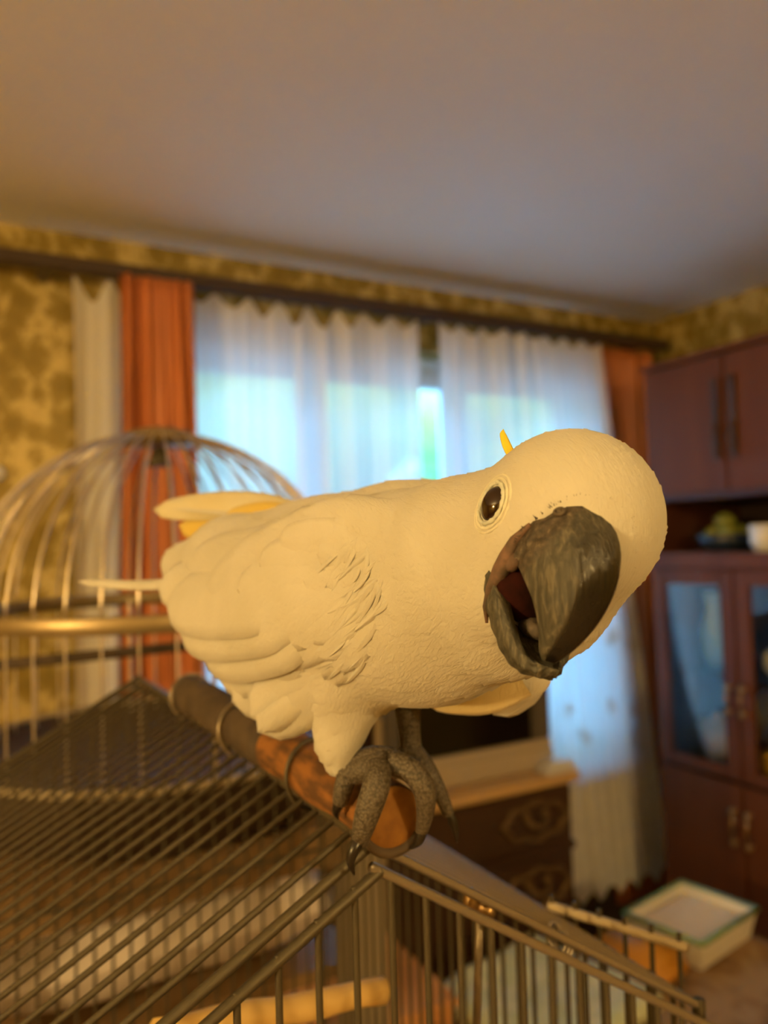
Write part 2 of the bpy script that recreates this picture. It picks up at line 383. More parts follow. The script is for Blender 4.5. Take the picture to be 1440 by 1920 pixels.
# ------------------------------------------------------------------ mahogany wall unit (right)
CX = 2.20   # front plane of the doors
def wall_unit(y1, y0, label, first):
    u = tag(empty('wall_cabinet', (CX + .25, (y0 + y1) / 2, 0)), label, 'cabinet', 'mahogany wall units')
    D = XR - .01; w = y1 - y0; ym = (y0 + y1) / 2
    Zs, Zn0, Zn1, Zt = .80, 1.515, 1.745, 2.20
    c = MB()
    for ya, yb in ((y0, y0 + .022), (y1 - .022, y1)): c.box(CX + .02, D, ya, yb, 0, Zt)
    for z in (.05, Zs - .015, Zn0, Zn1 - .022, Zt - .022): c.box(CX + .02, D, y0 + .022, y1 - .022, z, z + .022)
    c.build('carcass', M_mahog_d, u, False)
    MB().box(D - .012, D, y0 + .022, y1 - .022, .07, Zt - .022).build('back_panel', M_niche, u, False)
    MB().box(CX + .05, D - .012, y0 + .022, y1 - .022, 1.12, 1.126).build('glass_shelf', M_glass, u, False)
    MB().box(CX - .015, CX + .02, y0, y1, Zn0 - .03, Zn0 + .024, .006).build('counter_edge', M_mahog, u, False)
    MB().box(CX - .02, D, y0 - .0, y1 + .0, Zt, Zt + .02, .005).build('cornice', M_mahog, u, False)
    MB().box(CX + .03, CX + .05, y0, y1, 0, .05).build('plinth', M_mahog_d, u, False)
    for (ya, yb, hs) in ((ym + .003, y1 - .004, 1), (y0 + .004, ym - .003, -1)):
        hy = ya + .03 if hs > 0 else yb - .03
        d = MB().box(CX, CX + .02, ya, yb, Zn1, Zt - .004, .004).build('upper_door', M_mahog, u, False)
        hm = MB().box(CX - .012, CX, hy - .014, hy + .014, Zn1 + .10, Zt - .08, .004).tube([(CX - .018, hy, Zn1 + .12), (CX - .026, hy, Zn1 + .17), (CX - .018, hy, Zn1 + .22)], .005)
        hm.build('handle', M_walnut, d, False)
        g = MB()
        fw = .052
        g.box(CX, CX + .02, ya, ya + fw, Zs, Zn0 - .034, .003).box(CX, CX + .02, yb - fw, yb, Zs, Zn0 - .034, .003)
        g.box(CX, CX + .02, ya + fw, yb - fw, Zs, Zs + .035).box(CX, CX + .02, ya + fw, yb - fw, Zn0 - .034 - .05, Zn0 - .034)
        d = g.build('glass_door', M_mahog, u, False)
        MB().box(CX + .008, CX + .012, ya + fw, yb - fw, Zs + .035, Zn0 - .084).build('pane', M_glass, d, False)
        k = MB()
        for z in (1.02, 1.10): k.lathe((CX, hy - .006 * hs, z), [(.004, 0), (.005, .012), (.011, .016), (.011, .022), (.005, .027)], 14, (-1, 0, 0))
        k.tube([(CX - .02, hy - .006 * hs, 1.02), (CX - .028, hy - .006 * hs, 1.06), (CX - .02, hy - .006 * hs, 1.10)], .004)
        k.build('handle', M_brass, d)
        d = MB().box(CX, CX + .02, ya, yb, .06, Zs - .018, .004).build('lower_door', M_mahog, u, False)
        k = MB()
        for z in (.60, .70): k.lathe((CX, hy - .006 * hs, z), [(.004, 0), (.005, .012), (.011, .016), (.011, .022), (.005, .027)], 14, (-1, 0, 0))
        k.tube([(CX - .02, hy - .006 * hs, .60), (CX - .028, hy - .006 * hs, .65), (CX - .02, hy - .006 * hs, .70)], .004)
        k.build('handle', M_brass, d)
    return u
wall_unit(2.03, 1.35, 'tall mahogany wall cabinet standing next to the orange drape', True)
wall_unit(1.346, .66, 'tall mahogany wall cabinet farther from the window', False)
NZ = 1.538
def vessel(name, label, cat, c, prof, mt, group=None):
    return tag(MB().lathe(c, prof, 24).build(name, mt, None, True, c) if False else mk_l(name, c, prof, mt), label, cat, group)
def mk_l(name, c, prof, mt):
    b = MB().lathe(c, prof, 24); return b.build(name, mt, None, True, c)
vessel('bowl', 'dark blue bowl of fruit in the cabinet niche', 'bowl', (CX + .16, 1.83, NZ), [(.05, 0), (.085, .015), (.11, .06), (.105, .062), (.08, .022), (.001, .014)], M_bowl)
for i, (dx, dy, dz, r) in enumerate(((-.02, .03, .055, .04), (.03, -.03, .06, .038), (-.04, -.04, .06, .036), (.0, .0, .105, .036))):
    nm = ['left', 'right', 'front', 'top'][i]
    tag(MB().ell((CX + .16 + dx, 1.83 + dy, NZ + dz), r, r * .95, r * .92, None, 14, 9, .03, i).build('fruit', M_yellowgreen), 'yellow-green fruit at the ' + nm + ' of the dark bowl', 'fruit', 'fruit in the dark bowl')
vessel('jug', 'pale beige pot standing left of the fruit bowl', 'pot', (CX + .30, 1.95, NZ), [(.035, 0), (.050, .03), (.046, .08), (.028, .11), (.036, .125), (.030, .125), (.001, .10)], M_beige)
vessel('cup', 'white cup in the niche right of the fruit bowl', 'cup', (CX + .09, 1.635, NZ), [(.03, 0), (.042, .03), (.045, .09), (.041, .09), (.036, .02), (.001, .012)], M_ceramic)
vessel('red_jar', 'small red jar at the back of the niche behind the white cup', 'jar', (CX + .36, 1.74, NZ), [(.03, 0), (.036, .05), (.03, .11), (.02, .12)], M_red)
# things behind the glass
SZ = .808
def plate(name, label, c, r, tilt):
    o = empty(name, c); ax = Vector((-math.cos(tilt), 0.1, math.sin(tilt)))
    mbp = MB().lathe(Vector(c), [(r * .5, 0), (r * .62, .004), (r, .018), (r, .021), (r * .6, .009), (.001, .007)], 28, ax)
    bpy.data.objects.remove(o); return tag(mbp.build(name, M_ceramic), label, 'plate')
plate('plate', 'white plate leaning at the back of the glass cabinet', (CX + .40, 1.83, SZ + .115), .11, .25)
vessel('tureen', 'rounded white porcelain tureen behind the left glass door', 'tureen', (CX + .15, 1.895, SZ + .002), [(.06, 0), (.09, .02), (.105, .06), (.09, .10), (.05, .13), (.015, .14), (.016, .155), (.001, .16)], M_ceramic)
vessel('serving_dish', 'low white oval dish in front of the tureen behind glass', 'dish', (CX + .085, 1.735, SZ + .002), [(.03, 0), (.045, .01), (.065, .04), (.061, .04), (.04, .016), (.001, .012)], M_ceramic)
vessel('vase', 'tall pale blue glass vase on the shelf behind the left glass door', 'vase', (CX + .2, 1.93, 1.128), [(.03, 0), (.045, .05), (.05, .12), (.025, .2), (.035, .26), (.03, .26), (.001, .1)], mat('blue_glassware', (.35, .62, .72), .15))
vessel('goblet', 'small clear-blue goblet beside the vase on the glass shelf', 'goblet', (CX + .15, 1.82, 1.128), [(.03, 0), (.006, .012), (.006, .06), (.03, .09), (.034, .14), (.031, .14), (.001, .08)], mat('goblet_glass', (.3, .42, .6), .15))
vessel('yellow_pot', 'yellow pot behind the right glass door', 'pot', (CX + .10, 1.645, SZ + .002), [(.03, 0), (.04, .03), (.04, .08), (.035, .085), (.001, .07)], mat('yellow_glaze', (.75, .42, .03), .4))
vessel('sugar_bowl', 'white sugar bowl on the shelf behind the right glass door', 'bowl', (CX + .14, 1.635, 1.128), [(.03, 0), (.05, .03), (.05, .07), (.03, .09), (.01, .1)], M_ceramic)

# ------------------------------------------------------------------ dresser with television
DY, DX0, DX1, DZ = 1.865, .66, 1.645, .885
dr = tag(empty('dresser', ((DX0 + DX1) / 2, DY + .2, 0)), 'dark carved chest of drawers with pale top in front of the window', 'dresser')
MB().box(DX0, DX1, DY + .02, 2.18, .06, DZ - .03).build('carcass', M_walnut_o, dr, False)
MB().box(DX0 - .02, DX1 + .02, DY - .02, 2.185, DZ - .03, DZ, .008).build('top', M_walnut_l, dr, False)
MB().box(DX0 + .02, DX1 - .02, DY + .04, 2.15, 0, .06).build('plinth', M_walnut, dr, False)
nd = 4; dh = (DZ - .03 - .07) / nd
for i in range(nd):
    z0 = .07 + i * dh; z1 = z0 + dh - .012
    d = MB().box(DX0 + .01, DX1 - .01, DY, DY + .02, z0, z1, .006).build('drawer', M_walnut, dr, False)
    MB().box(DX0 + .01, DX1 - .01, DY - .018, DY, z0 - .004, z0 + .022, .006).build('moulding', M_walnut, d, False)
    for cx in (DX0 + .2, DX1 - .155):
        zc = (z0 + z1) / 2 + .01
        e = MB().tube([(cx + .115 * math.cos(a) * (1 + .06 * math.cos(8 * a)), DY - .006, zc + .052 * math.sin(a) * (1 + .1 * math.cos(8 * a))) for a in np.linspace(0, 2 * math.pi, 48, endpoint=False)], .0085, 6, closed=True)
        e.build('carved_wreath', M_walnut_o if i < 2 else M_carv, d)
        h = MB().tube([(cx - .035, DY - .004, zc + .014), (cx - .028, DY - .02, zc - .004), (cx, DY - .024, zc - .014), (cx + .028, DY - .02, zc - .004), (cx + .035, DY - .004, zc + .014)], [.010, .009, .007, .009, .010], 8)
        h.ell((cx - .035, DY - .006, zc + .016), .014, .01, .014).ell((cx + .035, DY - .006, zc + .016), .014, .01, .014)
        h.build('handle', M_carv, d)
# television
TX0, TX1, TY, TZ0, TZ1 = 1.02, 1.62, 1.93, DZ + .0, DZ + .40
tv = tag(empty('television', ((TX0 + TX1) / 2, TY + .12, DZ)), 'grey and champagne television with a dark screen on the dresser', 'television')
MB().box(TX0 + .02, TX1 - .02, TY + .05, TY + .22, TZ0 + .02, TZ1 - .02, .02).build('back_housing', M_tvgrey, tv, False)
b = MB().box(TX0, TX0 + .055, TY, TY + .05, TZ0 + .09, TZ1, .006).box(TX1 - .07, TX1, TY, TY + .05, TZ0 + .09, TZ1, .006).box(TX0 + .055, TX1 - .07, TY, TY + .05, TZ1 - .045, TZ1, .006)
b.build('bezel', M_tvgrey, tv, False)
MB().box(TX0, TX1, TY - .012, TY + .06, TZ0 + .002, TZ0 + .072, .008).build('speaker_strip', M_tvsilver, tv, False)
MB().box(TX0, TX1, TY - .004, TY + .05, TZ0 + .072, TZ0 + .090, .003).build('trim', M_tvsilver, tv, False)
MB().box(TX0 + .05, TX1 - .065, TY + .012, TY + .03, TZ0 + .088, TZ1 - .04, .004).build('screen', M_screen, tv, False)
# white slabs standing in for window light reflected on the dresser corner
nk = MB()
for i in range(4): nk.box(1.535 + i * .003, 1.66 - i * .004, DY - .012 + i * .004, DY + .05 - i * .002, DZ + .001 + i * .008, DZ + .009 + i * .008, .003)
tag(nk.build('window_glint', M_ceramic, smooth=False), 'white slabs standing in for window light reflected on the right dresser corner', 'window_glint')
# old radio with beige rounded frame
RX0, RX1, RY = .70, .995, 1.90
ra = tag(empty('radio', ((RX0 + RX1) / 2, RY + .08, DZ)), 'old brown radio with rounded beige frame left of the television', 'radio')
MB().box(RX0, RX1, RY, RY + .16, DZ + .001, DZ + .26, .03).build('case', M_walnut, ra)
fp = []
for (cx, cz, a0) in ((RX1 - .04, DZ + .225, 0), (RX0 + .04, DZ + .225, 90), (RX0 + .04, DZ + .045, 180), (RX1 - .04, DZ + .045, 270)):
    for k in range(6):
        a = math.radians(a0 + 18 * k); fp.append((cx + .032 * math.cos(a), RY - .002, cz + .032 * math.sin(a)))
MB().tube(fp, .0125, 8, closed=True).build('frame', M_beige, ra)

# ------------------------------------------------------------------ floor things
ct = tag(empty('coffee_table', (1.62, 1.1, 0)), 'low table under a brown patterned cloth in front of the mahogany cabinets', 'table')
MB().box(1.37, 1.89, .55, 1.63, .475, .499, .004).build('tabletop', M_wood_m, ct, False)
for x in (1.41, 1.85):
    for y in (.59, 1.59): MB().box(x - .02, x + .02, y - .02, y + .02, .013, .475).build('leg', M_wood_m, ct, False)
tcl = MB().box(1.365, 1.895, .545, 1.635, .4995, .503, .001)
tag(tcl.build('tablecloth', M_carpet, smooth=False), 'brown patterned cloth lying on the low table', 'tablecloth')
tag(MB().box(WX0 - .3, XR, YW - .02, YW, 0, .24).build('shade_strip_back', M_parquet, smooth=False), kind='structure')  # dark strip standing in for the shade on the wall below the tulle
# plastic tray with green rim
def tray(cx, cy, z, hx, hy, h, rot):
    R = Matrix.Rotation(rot, 4, 'Z'); T = Matrix.Translation((cx, cy, z)) @ R
    root = tag(empty('litter_tray', (cx, cy, z)), 'white plastic tray with green rim on the low table', 'tray')
    b = MB(); t = .008; fl = .88
    rings = [(fl, 0), (1.0, h), (1.0 - .05, h), (fl - .05, .012)]
    vs = []; fs = []
    for (k, zz) in rings:
        for (sx, sy) in ((-1, -1), (1, -1), (1, 1), (-1, 1)): vs.append(T @ Vector((sx * hx * k, sy * hy * k, zz)))
    for i in range(3):
        for k in range(4): l = (k + 1) % 4; fs.append([i * 4 + k, i * 4 + l, (i + 1) * 4 + l, (i + 1) * 4 + k])
    fs += [[3, 2, 1, 0], [12, 13, 14, 15]]
    b.add(vs, fs).build('body', M_whiteplastic, root, False)
    MB().tube([T @ Vector((sx * hx, sy * hy, h)) for sx, sy in ((-1, -1), (1, -1), (1, 1), (-1, 1))], .008, 6, closed=True).build('rim', M_greenrim, root)
    k = fl - .06
    MB().box(-hx * k, hx * k, -hy * k, hy * k, .014, .058, .004, T).build('litter', M_litter, root, False)
_tp = at(1297, 1752, 2.10); tray(_tp.x, _tp.y, .504, .142, .112, .075, math.radians(10))
# orange bag lying on the carpet
tag(MB().box(-.07, .09, -.11, .11, 0, .07, .025, Matrix.Translation((1.475, 1.47, .504)) @ Matrix.Rotation(.15, 4, 'Z')).build('bag', M_bagorange), 'orange bag lying on the low table left of the white tray', 'bag')
# stool with red cushion and pale green plaid cloth
def stool():
    c = Vector((1.15, 1.43, 0)); R = Matrix.Translation(c) @ Matrix.Rotation(math.radians(12), 4, 'Z')
    root = tag(empty('stool', c), 'wooden stool with a dark red cushion', 'stool')
    for sx in (-1, 1):
        for sy in (-1, 1): MB().box(sx * .15 - .018, sx * .15 + .018, sy * .15 - .018, sy * .15 + .018, .013, .50, .003, R).build('leg', M_wood_m, root, False)
    MB().box(-.18, .18, -.18, .18, .50, .525, .005, R).build('seat', M_wood_m, root, False)
    MB().box(-.175, .175, -.175, .175, .526, .575, .02, R).build('cushion', M_red, root)
    V = []; Fc = []; n = 22
    for j in range(n + 1):
        for i in range(n + 1):
            u = (i / n - .5) * .40; v = (j / n - .5) * .40
            z = .578 + .004 * math.sin(30 * u) * math.sin(25 * v)
            over = max(abs(u) - .178, abs(v) - .178, 0)
            z -= over * 1.6
            uu = max(-.186, min(.186, u)); vv = max(-.186, min(.186, v))
            V.append(R @ Vector((uu, vv, z)))
    for j in range(n):
        for i in range(n): p = j * (n + 1) + i; Fc.append([p, p + 1, p + n + 2, p + n + 1])
    o = mk('cloth', V, Fc, M_green, None, True, R @ Vector((0, 0, .57))); md = o.modifiers.new('s', 'SOLIDIFY'); md.thickness = .004; md.offset = 1
    tag(o, 'pale green and white cloth spread over the red stool cushion', 'cloth')
stool()
# low chest behind the cage
cx0, cx1, cy0, cy1, cz = .60, .93, 1.44, 1.83, .62
ch = tag(empty('side_chest', ((cx0 + cx1) / 2, (cy0 + cy1) / 2, 0)), 'orange-brown wooden side chest standing behind the wire cage', 'chest')
MB().box(cx0 + .01, cx1 - .01, cy0 + .01, cy1 - .01, .013, cz - .022).build('body', M_wood_o, ch, False)
MB().box(cx0, cx1, cy0, cy1, cz - .022, cz, .004).build('top', M_wood_o, ch, False)
MB().box(cx0 + .03, cx1 - .03, cy0 - .002, cy0 + .01, .34, cz - .04, .004).build('drawer', M_wood_o, ch, False)
# ------------------------------------------------------------------ gable wire cage
FA = at(697, 1582, .40)
X0, Yf, Zr = FA.x, FA.y, FA.z
LEN, WL, DL, WR, DRP = .62, .240, .130, .236, .153
ZB = .93
cage = tag(empty('gable_cage', (X0, Yf + LEN / 2, ZB)), 'large rusty wire birdcage with gabled roof under the cockatoo', 'birdcage')
def roofz(x): return Zr - (X0 - x) * DL / WL if x < X0 else Zr - (x - X0) * DRP / WR
rw = .0019; sp = .0207
XLc, XRc, Yb = X0 - WL, X0 + WR, Yf + LEN
# rails
def rail(p, q, r=.0030, mt=None): return bar('rail', p, q, r, mt or M_wire, cage)
rail((X0, Yf - .004, Zr), (X0, Yb + .004, Zr), .0034)
for y in (Yf, Yb):
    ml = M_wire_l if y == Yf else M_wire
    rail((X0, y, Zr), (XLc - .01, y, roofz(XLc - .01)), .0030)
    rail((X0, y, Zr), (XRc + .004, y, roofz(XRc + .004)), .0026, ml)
    s = -1 if y == Yf else 1
    rail((X0 + .003, y + s * .004, Zr - .0125), (XLc, y + s * .004, roofz(XLc) - .0125), .0030)
    rail((X0 - .003, y + s * .004, Zr - .0095), (XRc + .008, y + s * .004, roofz(XRc + .008) - .0095), .0027, ml)
    rail((XLc, y, ZB), (XRc, y, ZB), .003); rail((XLc, y, ZB + .26), (XRc, y, ZB + .26), .0024)
for x in (XLc, XRc):
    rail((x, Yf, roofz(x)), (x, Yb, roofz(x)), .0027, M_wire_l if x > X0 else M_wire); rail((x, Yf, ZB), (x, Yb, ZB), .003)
    for y in (Yf, Yb): bar('corner_post', (x, y, ZB - .02), (x, y, roofz(x) + .004), .0042, M_wire, cage)
# roof wires
n = int(LEN / sp)
for i in range(1, n):
    y = Yf + i * LEN / n
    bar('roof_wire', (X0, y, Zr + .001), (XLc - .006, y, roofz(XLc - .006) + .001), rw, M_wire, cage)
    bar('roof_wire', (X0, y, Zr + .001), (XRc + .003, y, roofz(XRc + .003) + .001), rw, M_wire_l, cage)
# wall wires
nx = int(round((WL + WR) / sp))
for i in range(1, nx):
    x = XLc + i * (WL + WR) / nx
    for y in (Yf - .004, Yb + .004): bar('wall_wire', (x, y, ZB), (x, y, roofz(x) - .011), rw, M_wire, cage)
for i in range(1, n):
    y = Yf + i * LEN / n
    for x in (XLc, XRc): bar('wall_wire', (x, y, ZB), (x, y, roofz(x) + (.003 if x > X0 else 0)), rw, M_wire, cage)
MB().box(XLc - .02, XRc + .02, Yf - .02, Yb + .02, ZB - .07, ZB, .006).build('tray', M_tray, cage, False)
# opened side flap with pale rail and wire ends poking above it
p0, p1 = at(1030, 1698, .640), at(1290, 1777, .566)
flr = bar('flap_rail', p0, p1, .0038, M_beige, cage)
for i in range(6):
    q = p0.lerp(p1, .02 + i * .185); bar('flap_wire', q + Vector((0, 0, .009)), q + Vector((0, 0, -.25)), .0019, M_wire, cage)
# twisted wire tie on the front rail
tie = at(1050, 1752, .462)
MB().tube([tie + Vector((.004 * math.cos(a) + .0004 * a - .004, .005 * math.sin(a), .006 * math.sin(a + .6) - .0003 * a)) for a in np.linspace(0, 18, 60)], .0011, 6).build('wire_tie', M_wire_l, cage)
# brass hook with hanging rod
hk = tag(empty('hook', at(890, 1700, .437)), 'small brass hook with a thin hanging rod inside the cage front', 'hook')
hp = at(884, 1690, .437)
MB().ell(hp, .005, .005, .008).ell(at(915, 1708, .437), .0045, .0045, .005).tube([hp, at(900, 1702, .437), at(915, 1708, .437)], .003, 8).build('clasp', M_brass, hk)
MB().tube([at(900, 1705, .44), at(897, 1800, .44), at(892, 1990, .44)], .0024, 8).build('rod', M_wire_l, hk)
# stand below the cage
st = tag(empty('cage_stand', (X0, Yf + LEN / 2, 0)), 'wooden table carrying the gabled wire cage', 'table')
MB().box(XLc - .04, XRc + .04, Yf - .03, Yb + .03, ZB - .105, ZB - .0705, .004).build('tabletop', M_wood_m, st, False)
for x in (XLc, XRc):
    for y in (Yf + .02, Yb - .02): MB().box(x - .02, x + .02, y - .02, y + .02, .0125, ZB - .105).build('leg', M_wood_m, st, False)
# lower perch inside
ip0, ip1 = at(390, 1920, .45), at(716, 1858, .53)
tag(MB().tube([ip0.lerp(ip1, t) + Vector((0, 0, .0008 * math.sin(9 * t))) for t in np.linspace(-.25, 1, 14)], [.0085 + .0005 * math.sin(5 * t) for t in range(14)], 12).build('inner_perch', M_stick), 'yellow peeled wooden stick inside the cage', 'perch')

# ------------------------------------------------------------------ roof perch
PE = at(738, 1535, .397); PR = .0168
pr = tag(empty('roof_perch', PE), 'thick peeled orange-brown wooden perch lying along the cage ridge', 'perch')
PLEN = .42
def perch_ring(y, r): return (PE.x + .0007 * math.sin(y * 60), PE.y + y, PE.z + .0006 * math.sin(y * 43))
ys = np.linspace(.0015, .17, 14)
MB().tube([perch_ring(y, 0) for y in ys], [PR * (1 + .03 * math.sin(y * 90)) for y in ys], 24, cap=False).build('peeled_wood', M_bark, pr)
ys = np.linspace(.165, PLEN, 14)
MB().tube([perch_ring(y, 0) for y in ys], [PR * (1.06 + .03 * math.sin(y * 70)) for y in ys], 24).build('dark_bark', M_barkdark, pr)
MB().lathe(PE, [(PR * .985, .0016), (PR * .93, 0), (PR * .6, -.0006), (.0005, -.001)][::-1] if False else [(.0005, -.001), (PR * .6, -.0006), (PR * .93, 0), (PR * .99, .0016)], 28, (0, 1, 0)).build('cut_end', M_perchend, pr)
MB().tube([(PE.x + PR * 1.02 * math.cos(a), PE.y + .0016, PE.z + PR * 1.02 * math.sin(a)) for a in np.linspace(math.pi * .95, math.pi * 2.15, 26)], [.0006 + .0028 * math.sin(math.pi * k / 25) for k in range(26)], 8).build('bark_rim', M_barkdark, pr)
for k, y in enumerate((.10, .245, .405)):
    MB().tube([(PE.x + (PR + .0032) * math.cos(a), PE.y + y + .003 * math.sin(a), PE.z - .002 + (PR + .0045) * math.sin(a)) for a in np.linspace(0, 2 * math.pi, 28, endpoint=False)], .0016, 6, closed=True).build('wire_loop', M_wire_l if k else M_wire, pr)

# ------------------------------------------------------------------ domed cage behind
DC = at(305, 1139, 1.31); DCx, DCy, DZr = DC.x, DC.y, DC.z
DR = .305; DT = .295; DB = .225
dome = tag(empty('dome_cage', (DCx, DCy, DZr - DB)), 'round wire birdcage with a domed top behind the gabled cage', 'birdcage')
def ring(name, r, z, rad, mt, n=56): return MB().tube([(DCx + r * math.cos(a), DCy + r * math.sin(a), z) for a in np.linspace(0, 2 * math.pi, n, endpoint=False)], rad, 8, closed=True).build(name, mt, dome)
MB().lathe((DCx, DCy, DZr), [(DR + .004, -.012), (DR + .006, -.010), (DR + .006, .010), (DR + .004, .012), (DR - .003, .012), (DR - .003, -.012), (DR + .004, -.012)], 56, cap=False).build('band', M_domering, dome)
nD = 40; capr = .055
base_prof = [(DR * math.cos(t) if True else 0, DT * math.sin(t)) for t in np.linspace(0, math.acos(capr / DR), 14)]
wm = MB().tube([(r, 0, z) for r, z in base_prof], .0022, 6)
wmesh = None
for k in range(nD):
    a = 2 * math.pi * k / nD
    if wmesh is None:
        w = wm.build('dome_wire', M_dome, None); w.parent = dome; wmesh = w.data
    else:
        w = bpy.data.objects.new('dome_wire', wmesh); COL.objects.link(w); w.parent = dome
    w.location = Vector((DCx, DCy, DZr)) - Vector(dome.location); w.rotation_euler = (0, 0, a)
    bar('wall_wire', (DCx + DR * math.cos(a), DCy + DR * math.sin(a), DZr - DB), (DCx + DR * math.cos(a), DCy + DR * math.sin(a), DZr), .0016 if k % 10 else .004, M_dome, dome)
zt = DZr + DT * math.sin(math.acos(capr / DR))
MB().lathe((DCx, DCy, zt), [(capr + .004, -.014), (capr + .006, .0), (capr, .007), (capr * .6, .013), (.012, .016), (.001, .017)], 36).build('cap', M_domering, dome)
MB().lathe((DCx, DCy, zt - .05), [(.002, .034), (.012, .03), (.018, .01), (.022, 0), (.001, .002)], 20).build('bell', M_wire, dome)
MB().lathe((DCx, DCy, DZr - DB - .085), [(DR - .03, 0), (DR - .01, .008), (DR + .008, .075), (DR + .014, .09), (DR + .014, .098), (DR + .01, .098), (DR - .01, .075), (.001, .03)], 56).build('tray', M_tray, dome)
ring('tray_rim', DR + .014, DZr - DB + .013, .006, M_beige)
tag(MB().tube([(DCx - .27, DCy - .02, DZr - .07), (DCx + .27, DCy + .04, DZr - .07)], .009, 10).build('dome_perch', M_barkdark), 'dark wooden stick across the domed cage', 'perch')
# table for the domed cage
TZ = DZr - DB - .086
tb = tag(empty('cage_table', (DCx, DCy, 0)), 'brown wooden table carrying the domed cage, with a lower shelf', 'table')
tx0, tx1, ty0, ty1 = DCx - .40, DCx + .26, DCy - .29, DCy + .33
MB().box(tx0, tx1, ty0, ty1, TZ - .03, TZ, .005).build('tabletop', M_wood_m, tb, False)
MB().box(tx0 + .02, tx1 - .06, ty0 + .02, ty0 + .04, TZ - .065, TZ - .03).build('apron', M_wood_m, tb, False)
for sx in (tx0 + .03, tx1 - .03):
    for sy in (ty0 + .03, ty1 - .03): MB().box(sx - .03, sx + .03, sy - .03, sy + .03, .013, TZ - .03, .004).build('leg', M_cardboard, tb, False)
MB().box(tx0 + .01, tx1 - .01, ty0 + .065, ty1 - .065, TZ - .255, TZ - .235, .003).build('shelf', M_wood_m, tb, False)
# pillow on the lower shelf
pw = MB(); nu, nv = 30, 20; vs = []; fs = []
pc = Vector((DCx - .05, DCy - .04, TZ - .234))
for s in (1, -1):
    for j in range(nv + 1):
        for i in range(nu + 1):
            u, v = i / nu * 2 - 1, j / nv * 2 - 1
            h = (max(0, 1 - abs(u) ** 3.2) * max(0, 1 - abs(v) ** 3.2)) ** .55
            z = .082 + s * .080 * h + s * .005 * h * math.sin(7 * u + 3 * v)
            vs.append(pc + Vector((u * .285, v * .18, z)))
    b0 = 0 if s == 1 else (nu + 1) * (nv + 1)
    for j in range(nv):
        for i in range(nu):
            p = b0 + j * (nu + 1) + i; q = [p, p + 1, p + nu + 2, p + nu + 1]; fs.append(q if s == 1 else q[::-1])
tag(pw.add(vs, fs).build('pillow', M_pinkcloth, None, True, pc), 'pinkish white pillow on the shelf under the domed cage', 'pillow')

# ------------------------------------------------------------------ pendant lamps: the left one, and an unseen fill added behind the camera
LLAB = ['lit pendant lamp with an opal globe hanging near the left wall', 'added fill lamp with an opal globe, unseen behind the camera']
for li, (LP, glow) in enumerate(LAMPS):
    lp = tag(empty('pendant_lamp', LP), LLAB[li], 'lamp', 'pendant lamps')
    MB().tube([(LP.x, LP.y, ZC), (LP.x, LP.y, LP.z + .12)], .005, 8).build('cord', M_wire, lp)
    M_globe, _nt, _p = new_mat('lit_opal_glass')
    _p.inputs['Base Color'].default_value = (.9, .85, .75, 1); _p.inputs['Emission Color'].default_value = (*LAMP_COL, 1); _p.inputs['Emission Strength'].default_value = glow
    MB().ell(LP, .10, .10, .10, None, 28, 18).build('globe', M_globe, lp)
    MB().lathe((LP.x, LP.y, LP.z + .085), [(.05, 0), (.045, .03), (.015, .045)], 24).build('holder', M_brass, lp)
    MB().lathe((LP.x, LP.y, ZC - .03), [(.05, .029), (.05, .01), (.02, 0)], 24).build('ceiling_rose', M_white_paint, lp)

# ================================================================== the cockatoo
# Work frame: x right, y up, z toward the lens (metres); carried into the room by W().
CM = np.array(cam.matrix_world)
def P(px, py, d): return np.array([(px - 720) / F_PX * d, -(py - 960) / F_PX * d, -d])
def W(a):
    a = np.asarray(a, float); return a @ CM[:3, :3].T + CM[:3, 3]
def nrm(v): v = np.asarray(v, float); return v / np.linalg.norm(v)

# head frame: E midpoint between the eyes, F forward, U up, L toward the bird's left
rl = math.radians(17.9); th = math.radians(22.5)
L0 = np.array([math.cos(rl), -math.sin(rl), 0]); HU = np.array([math.sin(rl), math.cos(rl), 0]); HT = np.array([0, 0, 1.0])
HF = math.cos(th) * HT + math.sin(th) * L0; HL = math.cos(th) * L0 - math.sin(th) * HT
HE = P(1058, 988, .295) - L0 * .0058 + HU * .0006
def H(f, u, l): return HE + HF * f + HU * u + HL * l

PR_ = []   # primitives
def rc(a, ra, b, rb, k=.012): PR_.append(('rc', np.array(a), ra, np.array(b), rb, k))
def el(c, ax, ay, rad, k=.01):
    ax = nrm(ax); ay = np.array(ay, float); ay = nrm(ay - ax * ay.dot(ax)); az = np.cross(ax, ay)
    PR_.append(('el', np.array(c), np.stack([ax, ay, az]), np.array(rad), k))
# torso
rc(P(805, 1112, .385), .0500, P(640, 1120, .435), .0560, .0)
rc(P(640, 1120, .435), .0560, P(450, 1075, .515), .0380, .01)
# breast and neck
rc(P(890, 1085, .350), .0400, P(800, 1120, .385), .0480, .02)
# skull
el(P(1072, 972, .303), [1, 0, 0], [0, 1, 0], [.0345, .0345, .0345], .018)
rc(P(1060, 985, .315), .030, P(900, 1060, .345), .040, .016)
# throat and cheeks
el(P(1003, 1100, .325), [1, 0, 0], [0, 1, 0], [.0325, .0325, .030], .015)
rc(P(985, 1040, .300), .018, P(960, 1110, .305), .018, .012)
rc(P(940, 1165, .335), .023, P(880, 1160, .355), .030, .012)
# right wing, folded against the flank
el(P(575, 1135, .400), P(380, 1190, .475) - P(735, 1070, .352), [-.25, 1, .1], [.098, .046, .015], .008)
el(P(640, 1090, .378), P(420, 1150, .45) - P(735, 1040, .352), [-.1, 1, .1], [.060, .040, .014], .008)
